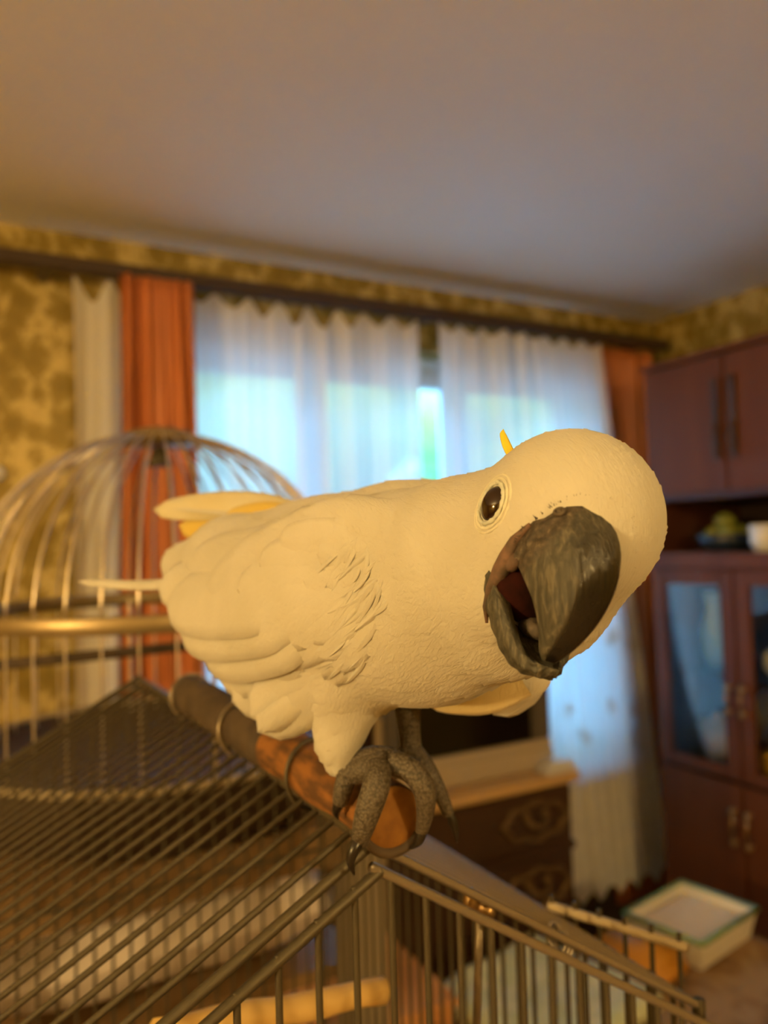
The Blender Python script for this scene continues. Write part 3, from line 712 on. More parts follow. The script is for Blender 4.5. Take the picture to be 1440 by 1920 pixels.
# shoulder of the far wing showing over the back
el(P(785, 965, .425), [-1, .1, -.6], [0, 1, 0], [.040, .0195, .02], .010)
el(P(640, 985, .455), [-1, .02, -.6], [0, 1, 0], [.045, .0165, .02], .010)
# thigh and feathered shank
rc(P(655, 1285, .405), .024, P(634, 1385, .405), .0115, .014)
rc(P(634, 1385, .405), .0115, P(632, 1432, .404), .0068, .006)
# far thigh
rc(P(760, 1250, .43), .020, P(765, 1295, .435), .009, .012)
# tail base
rc(P(450, 1060, .515), .030, P(345, 1060, .570), .016, .012)
# far wing drooping below the breast
el(P(930, 1283, .405), [-1, -.25, -.5], [0, 1, 0], [.030, .0125, .008], .004)

# the open mouth is hollowed out of the head
MC = H(.0150, -.0270, 0); MA = np.stack([HL, HF, HU]); MR = np.array([.0175, .0190, .0125])
def sdf(p):
    d = None
    for q in PR_:
        if q[0] == 'rc':
            _, a, ra, b, rb, k = q
            ab = b - a; t = np.clip(((p - a) @ ab) / ab.dot(ab), 0, 1)
            v = np.linalg.norm(p - (a + t[..., None] * ab), axis=-1) - (ra + (rb - ra) * t)
        else:
            _, c, A, R, k = q
            l = (p - c) @ A.T; k0 = np.linalg.norm(l / R, axis=-1); k1 = np.linalg.norm(l / (R * R), axis=-1)
            v = k0 * (k0 - 1) / np.maximum(k1, 1e-9)
        if d is None: d = v
        elif k <= 0: d = np.minimum(d, v)
        else:
            h = np.clip(.5 + .5 * (d - v) / k, 0, 1); d = d * (1 - h) + v * h - k * h * (1 - h)
    l = (p - MC) @ MA.T; k0 = np.linalg.norm(l / MR, axis=-1); k1 = np.linalg.norm(l / (MR * MR), axis=-1)
    return np.maximum(d, -(k0 * (k0 - 1) / np.maximum(k1, 1e-9)))
def grad(p, e=4e-4):
    g = np.stack([sdf(p + np.eye(3)[i] * e) - sdf(p - np.eye(3)[i] * e) for i in range(3)], -1)
    return g / np.maximum(np.linalg.norm(g, axis=-1, keepdims=True), 1e-9)
def hit(px, py, dmax=.7):
    """first point of the body along the view through a pixel, with its normal"""
    dirv = P(px, py, 1.0); n = np.linalg.norm(dirv); t = .2
    for _ in range(200):
        s = sdf((dirv / n * t)[None])[0]
        if s < 1e-5: break
        t += s * .8
        if t > dmax: return None, None
    q = dirv / n * t; return q, grad(q[None])[0]
def surface_nets(fn, lo, hi, h):
    ax = [np.arange(lo[i], hi[i] + h, h) for i in range(3)]
    G = np.stack(np.meshgrid(*ax, indexing='ij'), -1); sh = G.shape[:3]
    f = fn(G.reshape(-1, 3)).reshape(sh); s = f < 0
    nx, ny, nz = [k - 1 for k in sh]
    corners = [(i, j, k) for i in (0, 1) for j in (0, 1) for k in (0, 1)]
    cs = sum(s[i:i + nx, j:j + ny, k:k + nz].astype(int) for i, j, k in corners)
    act = (cs > 0) & (cs < 8); I = np.argwhere(act); idx = -np.ones((nx, ny, nz), int); idx[act] = np.arange(len(I))
    acc = np.zeros((len(I), 3)); cnt = np.zeros(len(I))
    for a in corners:
        for b in corners:
            if sum(b) - sum(a) == 1 and all(b[i] >= a[i] for i in range(3)):
                ia = tuple((I + a).T); ib = tuple((I + b).T); fa, fb = f[ia], f[ib]; mk_ = (fa < 0) != (fb < 0)
                t = np.where(mk_, fa / np.where(mk_, fa - fb, 1), 0); pt = G[ia] * (1 - t[:, None]) + G[ib] * t[:, None]
                acc += pt * mk_[:, None]; cnt += mk_
    V = acc / cnt[:, None]; Fq = []
    for axis in range(3):
        o1, o2 = [(1, 2), (2, 0), (0, 1)][axis]
        d = [0, 0, 0]; d[axis] = 1
        sa = s[:sh[0] - d[0], :sh[1] - d[1], :sh[2] - d[2]]; sb = s[d[0]:, d[1]:, d[2]:]
        E = np.argwhere(sa != sb); E = E[(E[:, o1] > 0) & (E[:, o2] > 0) & (E[:, o1] < [nx, ny, nz][o1]) & (E[:, o2] < [nx, ny, nz][o2])]
        u = np.zeros(3, int); u[o1] = 1; v = np.zeros(3, int); v[o2] = 1
        q = np.stack([idx[tuple((E - u - v).T)], idx[tuple((E - v).T)], idx[tuple(E.T)], idx[tuple((E - u).T)]], 1)
        flip = ~sa[tuple(E.T)]; q[flip] = q[flip][:, ::-1]; Fq.append(q)
    Fq = np.concatenate(Fq); return V, Fq[(Fq >= 0).all(1)]

# feather materials
def plumage(name, c1, c2, scale=70):
    mt, nt, p = new_mat(name)
    tc = node(nt, 'ShaderNodeTexCoord')
    n0 = node(nt, 'ShaderNodeTexNoise'); n0.inputs['Scale'].default_value = 26; n0.inputs['Detail'].default_value = 3; nt.links.new(tc.outputs['Object'], n0.inputs['Vector'])
    nt.links.new(ramp(nt, n0.outputs[0], [(.35, c1), (.68, c2)]), p.inputs['Base Color'])
    mp = node(nt, 'ShaderNodeMapping'); mp.inputs['Rotation'].default_value = (0, 0, math.radians(30)); mp.inputs['Scale'].default_value = (5, 1, 1.4)
    nt.links.new(tc.outputs['Object'], mp.inputs[0])
    n1 = node(nt, 'ShaderNodeTexNoise'); n1.inputs['Scale'].default_value = scale * 2; n1.inputs['Detail'].default_value = 4; n1.inputs['Distortion'].default_value = 1.2; nt.links.new(mp.outputs[0], n1.inputs['Vector'])
    b = node(nt, 'ShaderNodeBump'); b.inputs['Strength'].default_value = .40; b.inputs['Distance'].default_value = .0014; nt.links.new(n1.outputs[0], b.inputs['Height']); nt.links.new(b.outputs[0], p.inputs['Normal'])
    p.inputs['Roughness'].default_value = .75; p.inputs['Specular IOR Level'].default_value = .15
    p.inputs['Sheen Weight'].default_value = .15; p.inputs['Sheen Roughness'].default_value = .5
    return mt
M_feather = plumage('white_plumage', (.53, .505, .43), (.58, .555, .49))
M_yellow = plumage('sulphur_plumage', (.60, .43, .08), (.62, .47, .13))
M_underwing = plumage('pale_underwing', (.56, .45, .22), (.58, .49, .29))
M_crest = plumage('crest_plumage', (.78, .55, .03), (.80, .60, .05))
M_paleyellow = plumage('pale_yellow_plumage', (.56, .49, .29), (.58, .53, .37))

bird = tag(empty('cockatoo', W(P(700, 1490, .40))), 'white cockatoo leaning toward the camera with beak open on the perch', 'parrot')
lo = np.array([-.27, -.17, -.66]); hi = np.array([.125, .07, -.245])
V, Fq = surface_nets(sdf, lo, hi, .0022)
BV = V
body = mk('body', W(V), Fq, M_feather, bird)

# ---- contour feathers lying on the body
nv = len(V); N = grad(V)
beakc = H(.03, -.02, 0)
order = rng.permutation(nv); taken = {}; pick = []
for i in order:
    p = V[i]; dh = np.linalg.norm(p - HE)
    spc = .0042 + .0045 * min(1, max(0, (dh - .035) / .07))
    key = tuple((p / spc).astype(int))
    if key in taken: continue
    taken[key] = 1; pick.append(i)
pick = np.array(pick); p = V[pick]; nn = N[pick]
dh = np.linalg.norm(p - HE, axis=1)
vis = nn @ np.array([0, 0, 1]) + .0 > -.55
shank = (p[:, 1] < P(634, 1375, .405)[1])
face = np.linalg.norm(p - H(.022, -.020, 0), axis=1) < .0215
eye_q, eye_n = hit(921, 943)
eyem = np.linalg.norm(p - eye_q, axis=1) < .012
keep = vis & ~shank & ~face & ~eyem
p, nn, dh = p[keep], nn[keep], dh[keep]
w = np.clip((dh - .035) / .05, 0, 1)[:, None]
dhead = p - H(.03, -.01, 0); dhead /= np.linalg.norm(dhead, axis=1, keepdims=True)
dbody = np.tile(nrm([-.80, -.28, -.45]), (len(p), 1)); 
low = np.clip((P(640, 1180, .40)[1] - p[:, 1]) / .04, 0, 1)[:, None]
dbody = dbody * (1 - .5 * low) + np.array([-.5, -.65, -.3]) * .5 * low
D = dhead * (1 - w) + dbody * w + rng.normal(0, .09, p.shape)
D -= nn * (D * nn).sum(1, keepdims=True); D /= np.linalg.norm(D, axis=1, keepdims=True)
Sd = np.cross(nn, D)
ruff = np.exp(-((np.linalg.norm(p - hit(665, 1110)[0], axis=1)) / .028) ** 2)
Ln = (.0065 + .0195 * w[:, 0]) * rng.uniform(.8, 1.25, len(p)); Wd = Ln * (.42 - .12 * ruff) * rng.uniform(.85, 1.15, len(p))
lift = (.00022 + .00030 * w[:, 0]) * rng.uniform(.4, 1.3, len(p)) + .0012 * ruff * rng.uniform(.2, 1, len(p))
rows = [(-.25, .45), (.1, .85), (.45, 1.0), (.75, .80), (.93, .48), (1.0, .10)]
allv = []
for (s, wd) in rows:
    for c in (-1, 0, 1):
        q = p + D * (Ln * s)[:, None] + Sd * (Wd * wd * c * .5)[:, None]
        for _ in range(2):
            q = q - grad(q) * sdf(q)[:, None]
        hgt = -.0006 + (lift + .0006) * np.clip((s + .25) / 1.25, 0, 1) ** 1.3 + (.0003 * Wd / .006 if c == 0 else 0)
        q = q + grad(q) * np.asarray(hgt)[..., None]
        allv.append(q)
allv = np.stack(allv, 1)          # n x 18 x 3
nf = len(p); ff = []
for r in range(5):
    for c in range(2):
        a = r * 3 + c; ff.append([a, a + 1, a + 4, a + 3])
ff = np.array(ff); faces = (ff[None] + (np.arange(nf) * 18)[:, None, None]).reshape(-1, 4)
cf = mk('contour_feathers', W(allv.reshape(-1, 3)), faces, M_feather, bird); cf['kind'] = 'stuff'

# ---- flight and tail feathers: cambered blades with a raised shaft
def blade(name, pts, width, face, mt, parent=bird, camber=.12, tip=.55, nl=14, sway=0.0, root=.45):
    """pts: centre line (work frame); face: direction the upper side looks"""
    path = smooth_path(pts, 6); L = len(path); nw = 6; vs = []; top = []; bot = []
    for i, q in enumerate(path):
        t = i / (L - 1); tg = nrm(path[min(i + 1, L - 1)] - path[max(i - 1, 0)])
        fn = nrm(np.array(face, float) - tg * np.dot(face, tg)); sd = np.cross(fn, tg)
        wd = width * (root + (1 - root) * min(1, t / .35))
        if t > tip: wd *= math.sqrt(max(0.0, 1 - ((t - tip) / (1 - tip)) ** 2)) * .98 + .02
        for k in range(nw + 1):
            c = k / nw * 2 - 1
            h = -camber * wd * c * c + (.0006 if k == nw // 2 else 0)
            ctr = q + sd * (c * wd * .5 + sway * wd) + fn * h
            top.append(ctr + fn * .00025); bot.append(ctr - fn * .00025)
    n = len(top); vs = top + bot; fs = []; w1 = nw + 1
    for i in range(L - 1):
        for k in range(nw):
            a = i * w1 + k; fs.append([a, a + 1, a + w1 + 1, a + w1]); fs.append([n + a, n + a + w1, n + a + w1 + 1, n + a + 1])
        for k in (0, nw):
            a = i * w1 + k; q4 = [a, a + w1, n + a + w1, n + a]; fs.append(q4 if k == 0 else q4[::-1])
    e = (L - 1) * w1; fs.append([e + k for k in range(w1)] + [n + e + k for k in range(w1)][::-1])
    return mk(name, W(np.array(vs)), fs, mt, parent)
TOC = [.15, .25, 1]
# right wing: secondaries fanned along the trailing edge, then the primaries below
wf = [((640, 1000, .425), (470, 1035, .48), (350, 1058, .53), .034),
      ((640, 1040, .405), (440, 1088, .475), (296, 1098, .528), .040),
      ((640, 1070, .395), (450, 1120, .462), (312, 1132, .515), .046),
      ((650, 1095, .388), (460, 1158, .448), (336, 1178, .495), .046),
      ((660, 1115, .382), (490, 1195, .435), (378, 1218, .478), .046),
      ((670, 1130, .378), (520, 1230, .425), (410, 1272, .463), .036),
      ((680, 1145, .374), (550, 1260, .415), (436, 1316, .450), .038),
      ((690, 1160, .371), (580, 1275, .405), (470, 1345, .437), .034),
      ((705, 1172, .368), (600, 1285, .398), (484, 1372, .424), .034)]
for a, b, c, wd in wf:
    q1, n1_ = hit(a[0] - 25, a[1]); ms = []
    for tt, hh in ((.45, .0004), (.72, .0012)):
        x_, y_ = a[0] * (1 - tt) ** 2 + 2 * tt * (1 - tt) * b[0] + tt * tt * c[0], a[1] * (1 - tt) ** 2 + 2 * tt * (1 - tt) * b[1] + tt * tt * c[1]
        q2, n2_ = hit(x_, y_)
        if q2 is not None: ms.append(q2 + n2_ * hh)
    tipd = P(*c)
    if ms and -tipd[2] > -ms[-1][2] + .045: tipd = P(c[0], c[1], -ms[-1][2] + .045)
    blade('wing_feather', [q1 - n1_ * .002] + ms + [tipd], wd, TOC, M_feather, camber=.10, tip=.66)
blade('wing_feather', [P(742, 1178, .361), P(640, 1285, .384), P(492, 1374, .412)], .020, [.3, -.2, 1], M_feather, camber=.22, tip=.82)
# coverts lying over the roots of the flight feathers
def lay(pxs, hgt): 
    out = []
    for j, (x, y) in enumerate(pxs):
        q, n_ = hit(x, y)
        if q is None: return None
        out.append(q + n_ * hgt[j])
    return out
for (x0, y0, x1, y1, wd) in ((690, 1010, 530, 1010, .020), (690, 1040, 490, 1055, .026), (690, 1065, 450, 1105, .030), (695, 1090, 440, 1150, .030), (700, 1115, 455, 1195, .030), (705, 1140, 480, 1235, .028), (712, 1160, 515, 1270, .026), (720, 1175, 560, 1290, .022),
                             (715, 1020, 600, 1040, .018), (715, 1050, 575, 1090, .022), (715, 1080, 565, 1140, .022), (718, 1105, 575, 1185, .022), (722, 1130, 595, 1220, .020), (726, 1150, 625, 1245, .018)):
    L_ = lay([(x0 + (x1 - x0) * t, y0 + (y1 - y0) * t) for t in (0, .35, .7, 1)], (-.0015, .0004, .0011, .0016))
    if L_: blade('covert_feather', L_, wd, hit((x0 + x1) / 2, (y0 + y1) / 2)[1], M_feather, camber=.07, tip=.62)
# tail: pale blades with yellow bases
tf = [((600, 975, .50), (450, 945, .56), (288, 955, .62), .024, M_paleyellow),
      ((590, 985, .505), (470, 960, .555), (305, 945, .628), .022, M_feather),
      ((580, 1000, .50), (455, 985, .55), (336, 985, .60), .026, M_yellow),
      ((580, 1010, .495), (455, 1008, .54), (340, 1022, .59), .030, M_feather),
      ((520, 1060, .51), (430, 1060, .545), (350, 1055, .58), .030, M_feather)]
for i, (a, b, c, wd, mt) in enumerate(tf): blade('tail_feather', [P(*a), P(*b), P(*c)], wd, [.1, .35, 1] if i != 1 else [0, 1, .15], mt, camber=.10, tip=.6)
blade('tail_feather', [P(560, 985, .49), P(500, 965, .515), P(420, 968, .55)], .022, [.1, .3, 1], M_yellow, camber=.08, tip=.4)
blade('tail_feather', [P(345, 1090, .53), P(250, 1096, .565), P(146, 1090, .60)], .0085, [.1, .5, 1], M_feather, camber=.15, tip=.25, root=1.0)
# left wing tips showing under the throat
blade('wing_feather', [P(985, 1285, .388), P(905, 1316, .396), P(803, 1322, .415)], .0165, [0, -.15, 1], M_underwing, camber=.1, tip=.35, root=.8)
blade('wing_feather', [P(1000, 1275, .392), P(900, 1312, .402), P(812, 1316, .42)], .020, [0, -.15, 1], M_paleyellow, camber=.1, tip=.4, root=.8)
blade('wing_feather', [P(1010, 1235, .385), P(985, 1285, .40), P(925, 1340, .415)], .024, [.2, 0, 1], M_feather, camber=.1, tip=.7)
blade('wing_feather', [P(1018, 1230, .39), P(1000, 1275, .402), P(962, 1334, .415)], .022, [.3, 0, 1], M_feather, camber=.1, tip=.75)
# ruffled strands along the front edge of the wing
for i in range(44):
    t = random.random(); x0 = 735 - 70 * abs(t - .45) - random.uniform(0, 75); y0 = 1005 + 225 * t
    ang = math.radians(random.gauss(232 - 25 * (t - .5), 10)); lpx = random.uniform(45, 105)
    dx, dy = math.cos(ang), -math.sin(ang); bow = random.uniform(-6, 10)
    L_ = lay([(x0, y0), (x0 + dx * lpx * .5 + bow, y0 + dy * lpx * .5), (x0 + dx * lpx, y0 + dy * lpx)], (-.0002, .0013, random.uniform(.0003, .0014)))
    if L_: blade('covert_feather', L_, random.uniform(.0016, .0040), hit(x0, y0)[1] + rng.normal(0, .25, 3), M_feather, camber=.2, tip=.35)
# crest
blade('crest_feather', [P(978, 868, .318), P(958, 842, .322), P(942, 806, .325)], .0052, [.6, .2, 1], M_crest, camber=.25, tip=.35, root=.8)
for (a, b, c) in (((1010, 850, .335), (960, 868, .352), (915, 900, .372)), ((1040, 838, .34), (985, 858, .362), (930, 895, .385))):
    blade('crest_feather', [P(*a), P(*b), P(*c)], .012, [-.2, 1, .3], M_feather, camber=.2, tip=.5)

# ---- beak
def beak_mat(name, c1, c2, flake, rough):
    mt, nt, p = new_mat(name)
    tc = node(nt, 'ShaderNodeTexCoord')
    mp = node(nt, 'ShaderNodeMapping'); mp.inputs['Scale'].default_value = (2.6, 2.0, .45); nt.links.new(tc.outputs['Object'], mp.inputs[0])
    n1 = node(nt, 'ShaderNodeTexNoise'); n1.inputs['Scale'].default_value = 260; n1.inputs['Detail'].default_value = 6; n1.inputs['Distortion'].default_value = .6; nt.links.new(mp.outputs[0], n1.inputs['Vector'])
    c = ramp(nt, n1.outputs[0], [(.36, c1), (.54, c2), (.64, flake)])
    at_ = node(nt, 'ShaderNodeAttribute'); at_.attribute_name = 'ridge'
    mx = node(nt, 'ShaderNodeMixRGB'); nt.links.new(at_.outputs['Fac'], mx.inputs[0]); nt.links.new(c, mx.inputs[1]); mx.inputs[2].default_value = (.012, .010, .008, 1)
    ac = node(nt, 'ShaderNodeAttribute'); ac.attribute_name = 'cere'
    n2 = node(nt, 'ShaderNodeTexNoise'); n2.inputs['Scale'].default_value = 420; n2.inputs['Detail'].default_value = 4; nt.links.new(tc.outputs['Object'], n2.inputs['Vector'])
    cc = ramp(nt, n2.outputs[0], [(.35, (.035, .026, .020)), (.6, (.085, .064, .045)), (.72, (.17, .13, .09))])
    m2 = node(nt, 'ShaderNodeMixRGB'); nt.links.new(ac.outputs['Fac'], m2.inputs[0]); nt.links.new(mx.outputs[0], m2.inputs[1]); nt.links.new(cc, m2.inputs[2])
    nt.links.new(m2.outputs[0], p.inputs['Base Color'])
    rr = node(nt, 'ShaderNodeMapRange'); nt.links.new(at_.outputs['Fac'], rr.inputs[0]); rr.inputs[3].default_value = rough; rr.inputs[4].default_value = .22
    nt.links.new(rr.outputs[0], p.inputs['Roughness'])
    b = node(nt, 'ShaderNodeBump'); b.inputs['Strength'].default_value = .7; b.inputs['Distance'].default_value = .0012; nt.links.new(n1.outputs[0], b.inputs['Height']); nt.links.new(b.outputs[0], p.inputs['Normal'])
    return mt
M_beak = beak_mat('grey_horn', (.038, .035, .027), (.068, .062, .046), (.125, .108, .078), .62)
M_cere = mat('cere_skin', (.045, .034, .026), .7, col2=(.12, .09, .065), scale=220, bump=.8)
M_gape = mat('pink_gape_skin', (.19, .105, .075), .85, col2=(.075, .055, .04), scale=160, bump=.7)
M_mouth = mat('dark_red_mouth', (.034, .007, .005), .85, col2=(.012, .004, .003), scale=120, spec=.1, bump=.4)
M_eye = mat('dark_brown_iris', (.020, .007, .004), .08, spec=.7)
M_lid = mat('bluish_white_eye_skin', (.66, .68, .60), .6, col2=(.50, .52, .46), scale=300, bump=.7)
M_scale = None

culm = smooth_path([(.0165, .0095), (.027, .0065), (.0355, -.002), (.0400, -.013), (.0395, -.026), (.0350, -.0375), (.0290, -.0455), (.0262, -.0485)], 5)
tomi = smooth_path([(.0060, -.0150), (.0115, -.0190), (.0175, -.0235), (.0222, -.0290), (.0245, -.0345), (.0252, -.0400), (.0250, -.0452), (.0252, -.0482)], 5)
hwid = smooth_path([(.0185,), (.0182,), (.0168,), (.0140,), (.0112,), (.0082,), (.0058,), (.0034,)], 5)
vs = []; rid = []; cerev = []; fs = []; nt_ = 9; ringn = nt_ * 2 + 1
for i in range(len(culm)):
    c, t_, hw = culm[i], tomi[i], hwid[i][0]
    for k in range(-nt_, nt_ + 1):
        t = abs(k) / nt_; a = (1 - math.cos(t * math.pi / 2)) ** 1.0
        wv = hw * math.sin(t * math.pi / 2) ** .85 * (1 - .10 * t ** 4)
        f, u = c * (1 - a) + t_ * a
        ce = max(0.0, min(1.0, (4.0 + 6.0 * min(1, t * 1.5) - i) / 1.6)); cerev.append(ce)
        lump_ = .0009 * ce * (1 + .6 * math.sin(k * 2.3 + i) + .5 * math.sin(i * 1.9))
        vs.append(H(f + lump_, u + .5 * lump_, (wv + lump_ * t) * (1 if k > 0 else -1)))
        rid.append(max(0.0, min(1.0, (.46 - t) / .14)) * min(1, max(0, (i - 6) / 8)))
for i in range(len(culm) - 1):
    for k in range(ringn):
        l = (k + 1) % ringn; fs.append([i * ringn + k, (i + 1) * ringn + k, (i + 1) * ringn + l, i * ringn + l])
fs.append([k for k in range(ringn)]); fs.append([(len(culm) - 1) * ringn + k for k in range(ringn)][::-1])
ub = mk('upper_beak', W(np.array(vs)), fs, M_beak, bird)
a_ = ub.data.attributes.new('ridge', 'FLOAT', 'POINT'); a_.data.foreach_set('value', rid)
a_ = ub.data.attributes.new('cere', 'FLOAT', 'POINT'); a_.data.foreach_set('value', cerev)
sharp(ub, 60)
# nostrils on the lumpy dark cere at the base of the beak
for sgn in (-1, 1):
    i0, k0_ = 4, nt_ + sgn * 4; q = vs[i0 * ringn + k0_]; nq = nrm(np.cross(vs[(i0 + 1) * ringn + k0_] - vs[(i0 - 1) * ringn + k0_], vs[i0 * ringn + k0_ + 1] - vs[i0 * ringn + k0_ - 1]))
    if nq.dot(HF) < 0: nq = -nq
    t1 = nrm(np.cross(nq, HU)); t2 = np.cross(t1, nq)
    MB().tube([Vector(W(q + nq * .0002 + t1 * .0019 * math.cos(a) + t2 * .0015 * math.sin(a))) for a in np.linspace(0, 2 * math.pi, 18, endpoint=False)], .0007, 6, closed=True).ell(W(q - nq * .0002), .0012, .0012, .0012, None, 10, 6).build('nostril', M_cere, ub)
# lower beak: scoop-shaped
rim = smooth_path([(-.001, -.0245, .0185), (.004, -.0285, .0185), (.0105, -.0350, .0172), (.0165, -.0425, .0145), (.0215, -.0485, .0105), (.0255, -.0500, .0055)], 5)
keel = smooth_path([(-.010, -.0315), (-.005, -.0385), (.003, -.0475), (.0115, -.0540), (.0195, -.0560), (.0260, -.0540)], 5)
vs = []; fs = []; nk_ = 8; rn = (2 * nk_ + 1)
for lay in (0, 1):
    for i in range(len(rim)):
        f, u, hw = rim[i]; kf, ku = keel[i]
        for k in range(-nk_, nk_ + 1):
            t = k / nk_; s_ = abs(t); a = math.cos(s_ * math.pi / 2) ** .8; ww = hw * math.sin(s_ * math.pi / 2) ** .7
            sc = 1.0 if lay == 0 else .70
            ff_, uu = (f * (1 - a) + kf * a), (u * (1 - a) + ku * a)
            if lay: ff_ += .0030 * a + .0006; uu += .0042 * a
            lm = .00028 * (math.sin(i * 1.7 + k * .9) + math.sin(i * .8 - k * 1.6 + 1)) * (1 - lay)
            vs.append(H(ff_ + lm, uu - lm, (ww + lm) * sc * (1 if t > 0 else -1)))
n0 = len(rim) * rn
for i in range(len(rim) - 1):
    for k in range(rn - 1):
        a = i * rn + k; fs.append([a, a + 1, a + rn + 1, a + rn]); b = n0 + a; fs.append([b, b + rn, b + rn + 1, b + 1])
    for k in (0, rn - 1):
        a = i * rn + k; q4 = [a, a + rn, n0 + a + rn, n0 + a]; fs.append(q4 if k == 0 else q4[::-1])
e = (len(rim) - 1) * rn
for k in range(rn - 1): fs.append([e + k, e + k + 1, n0 + e + k + 1, n0 + e + k])
lb = mk('lower_beak', W(np.array(vs)), fs, M_beak, bird)
a_ = lb.data.attributes.new('ridge', 'FLOAT', 'POINT'); a_.data.foreach_set('value', [0.0] * len(vs))
a_ = lb.data.attributes.new('cere', 'FLOAT', 'POINT'); a_.data.foreach_set('value', [0.0] * len(vs))
# mouth lining and tongue
hm = np.stack([HL, HF, HU], 1)
Mh = Matrix([list(r) for r in (CM[:3, :3] @ hm)])
MB().ell(W(H(.0040, -.0275, 0)), .0178, .0110, .0130, Mh, 24, 14).build('mouth_lining', M_mouth, bird)
MB().ell(W(H(.0120, -.0400, 0)), .0055, .0080, .0040, Mh, 18, 10).build('tongue', M_cere, bird)
# gape skin at the corners of the mouth
for sg in (-1, 1):
    g = MB().tube([Vector(W(H(f, u, sg * l))) for f, u, l in ((.0140, -.0045, .0172), (.0090, -.0115, .0178), (.0075, -.0180, .0176), (.0055, -.0235, .0174), (.0020, -.0310, .0170), (-.0005, -.0385, .0152), (.0005, -.0440, .0132))], [.0008, .0022, .0034, .0034, .0020, .0012, .0006], 10)
    g.ell(W(H(.0090, -.0190, sg * .0165)), .0030, .0042, .0040, Mh, 14, 9, .12, 3)
    g.build('gape_skin', M_gape, bird)
# fine dark bristles where the plumage meets the cere
br = MB()
for i in range(70):
    k = random.uniform(-1, 1); t = abs(k) * .9; a = 1 - math.cos(t * math.pi / 2); c, t_, hw = culm[2], tomi[2], hwid[2][0]
    f, u = c * (1 - a) + t_ * a; wv = hw * math.sin(t * math.pi / 2) ** .85
    q0 = H(f, u, wv * (1 if k > 0 else -1)); outd = nrm(q0 - H(.018, -.014, 0)); q1 = q0 + outd * random.uniform(.0008, .0024) + HF * .0006
    q1 = q1 + grad(q1[None])[0] * max(0, .0004 - sdf(q1[None])[0]) + rng.normal(0, .0003, 3)
    br.tube([Vector(W(q0 + HF * .0006)), Vector(W((q0 + q1) / 2 + HF * .0008)), Vector(W(q1))], [.00028, .0002, .00005], 5)
bro = br.build('bristles', M_cere, bird); bro['kind'] = 'stuff'

# ---- eyes
M_lid2 = mat('wrinkled_eye_skin', (.72, .69, .56), .8, col2=(.60, .58, .48), scale=200)
def make_eye(q, n_, r, ratio=1.12, rings=3):
    upv = nrm(HU - n_ * HU.dot(n_)); sdv = np.cross(upv, n_)
    A = np.stack([sdv, upv, n_], 1); Me = Matrix([list(x) for x in (CM[:3, :3] @ A)])
    e = MB().ell(W(q - n_ * r * .35), r * .96, r * ratio, r * .75, Me, 24, 16).build('eye', M_eye, bird)
    for k, (s, tr, off) in enumerate(((1.07, .0009, .0002), (1.32, .0007, -.0008), (1.55, .0005, -.0012))[:rings]):
        pts = []
        for a in np.linspace(0, 2 * math.pi, 40, endpoint=False):
            w_ = q + sdv * (r * s * math.cos(a) * .98) + upv * (r * s * ratio * math.sin(a))
            w_ = w_ - grad(w_[None])[0] * (sdf(w_[None])[0] - .0002) + n_ * off * .3
            pts.append(Vector(W(w_)))
        MB().tube(pts, [tr * (1 + .25 * math.sin(i * 1.9 + k)) for i in range(40)], 8, closed=True).build('eyelid_ring', M_lid if k == 0 else M_lid2, e)
    return e
make_eye(eye_q, eye_n, .0068)
lq, ln_ = hit(1224, 1036)
if lq is None: lq, ln_ = hit(1212, 1036)
make_eye(lq - np.array([0, 0, .004]), nrm(ln_ + HL * .8), .0040, 1.1, 0)

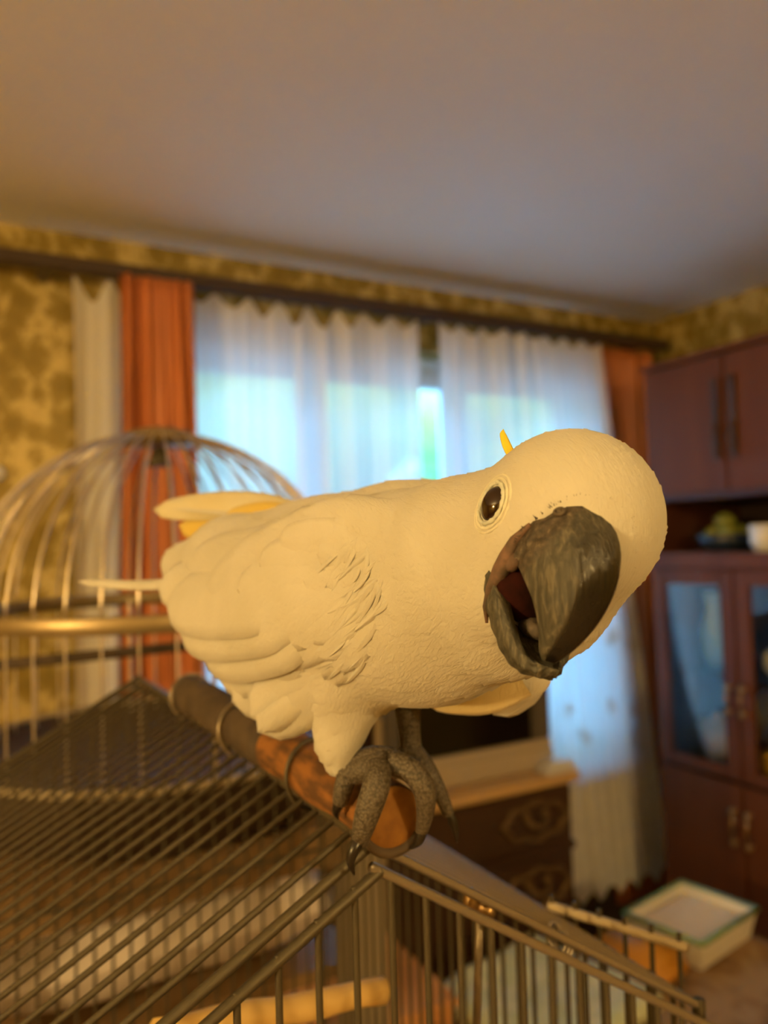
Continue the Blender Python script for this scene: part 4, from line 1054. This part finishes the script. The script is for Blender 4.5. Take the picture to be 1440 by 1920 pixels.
# ---- feet
def scales():
    mt, nt, p = new_mat('scaly_grey_skin')
    tc = node(nt, 'ShaderNodeTexCoord'); vo = node(nt, 'ShaderNodeTexVoronoi'); vo.inputs['Scale'].default_value = 650; nt.links.new(tc.outputs['Object'], vo.inputs['Vector'])
    nt.links.new(ramp(nt, vo.outputs['Distance'], [(.15, (.125, .100, .072)), (.55, (.085, .067, .047)), (.85, (.042, .032, .022))]), p.inputs['Base Color'])
    b = node(nt, 'ShaderNodeBump'); b.inputs['Strength'].default_value = .8; b.inputs['Distance'].default_value = .0007; b.invert = True
    nt.links.new(vo.outputs['Distance'], b.inputs['Height']); nt.links.new(b.outputs[0], p.inputs['Normal']); p.inputs['Roughness'].default_value = .6
    return mt
M_scale = scales(); M_claw = mat('black_claw', (.016, .012, .009), .3)
def limb(pts, n=5):
    pa = smooth_path([np.concatenate([P(a, b, c), [r]]) for a, b, c, r in pts], n)
    return [Vector(W(q[:3])) for q in pa], [float(q[3]) * .90 for q in pa]
def foot(parts, claws):
    b = MB()
    for seg in parts: b.tube(*limb(seg), 12)
    o = b.build('foot', M_scale, bird)
    for c in claws: MB().tube(*limb(c), 8).build('claw', M_claw, o)
    return o
foot([[(630, 1418, .404, .0062), (652, 1448, .402, .0066), (690, 1440, .396, .0078), (728, 1432, .392, .0076)],
      [(655, 1440, .402, .0066), (700, 1425, .400, .0082), (745, 1428, .395, .0070)],
      [(710, 1438, .390, .0072), (706, 1472, .380, .0078), (692, 1515, .3785, .0074), (680, 1556, .381, .0060), (674, 1580, .385, .0044)],
      [(735, 1430, .393, .0072), (772, 1446, .388, .0070), (796, 1482, .387, .0066), (797, 1525, .391, .0050), (790, 1560, .397, .0036)],
      [(655, 1446, .402, .0060), (645, 1474, .400, .0058), (638, 1505, .402, .0046)]],
     [[(675, 1572, .384, .0042), (664, 1592, .380, .0034), (657, 1616, .380, .0024), (664, 1640, .383, .0005)],
      [(793, 1552, .396, .0034), (784, 1578, .396, .0026), (768, 1592, .399, .0005)],
      [(640, 1498, .402, .0040), (630, 1520, .404, .0026), (634, 1536, .408, .0005)]])
foot([[(764, 1322, .435, .0085), (768, 1375, .437, .0070), (772, 1412, .436, .0072)],
      [(770, 1405, .436, .0068), (800, 1440, .428, .0056), (826, 1490, .424, .0046), (842, 1528, .424, .0034)],
      [(768, 1408, .436, .0068), (740, 1440, .434, .0062), (715, 1462, .432, .0056)]],
     [[(839, 1520, .424, .0032), (852, 1548, .423, .0026), (857, 1580, .424, .0005)]])
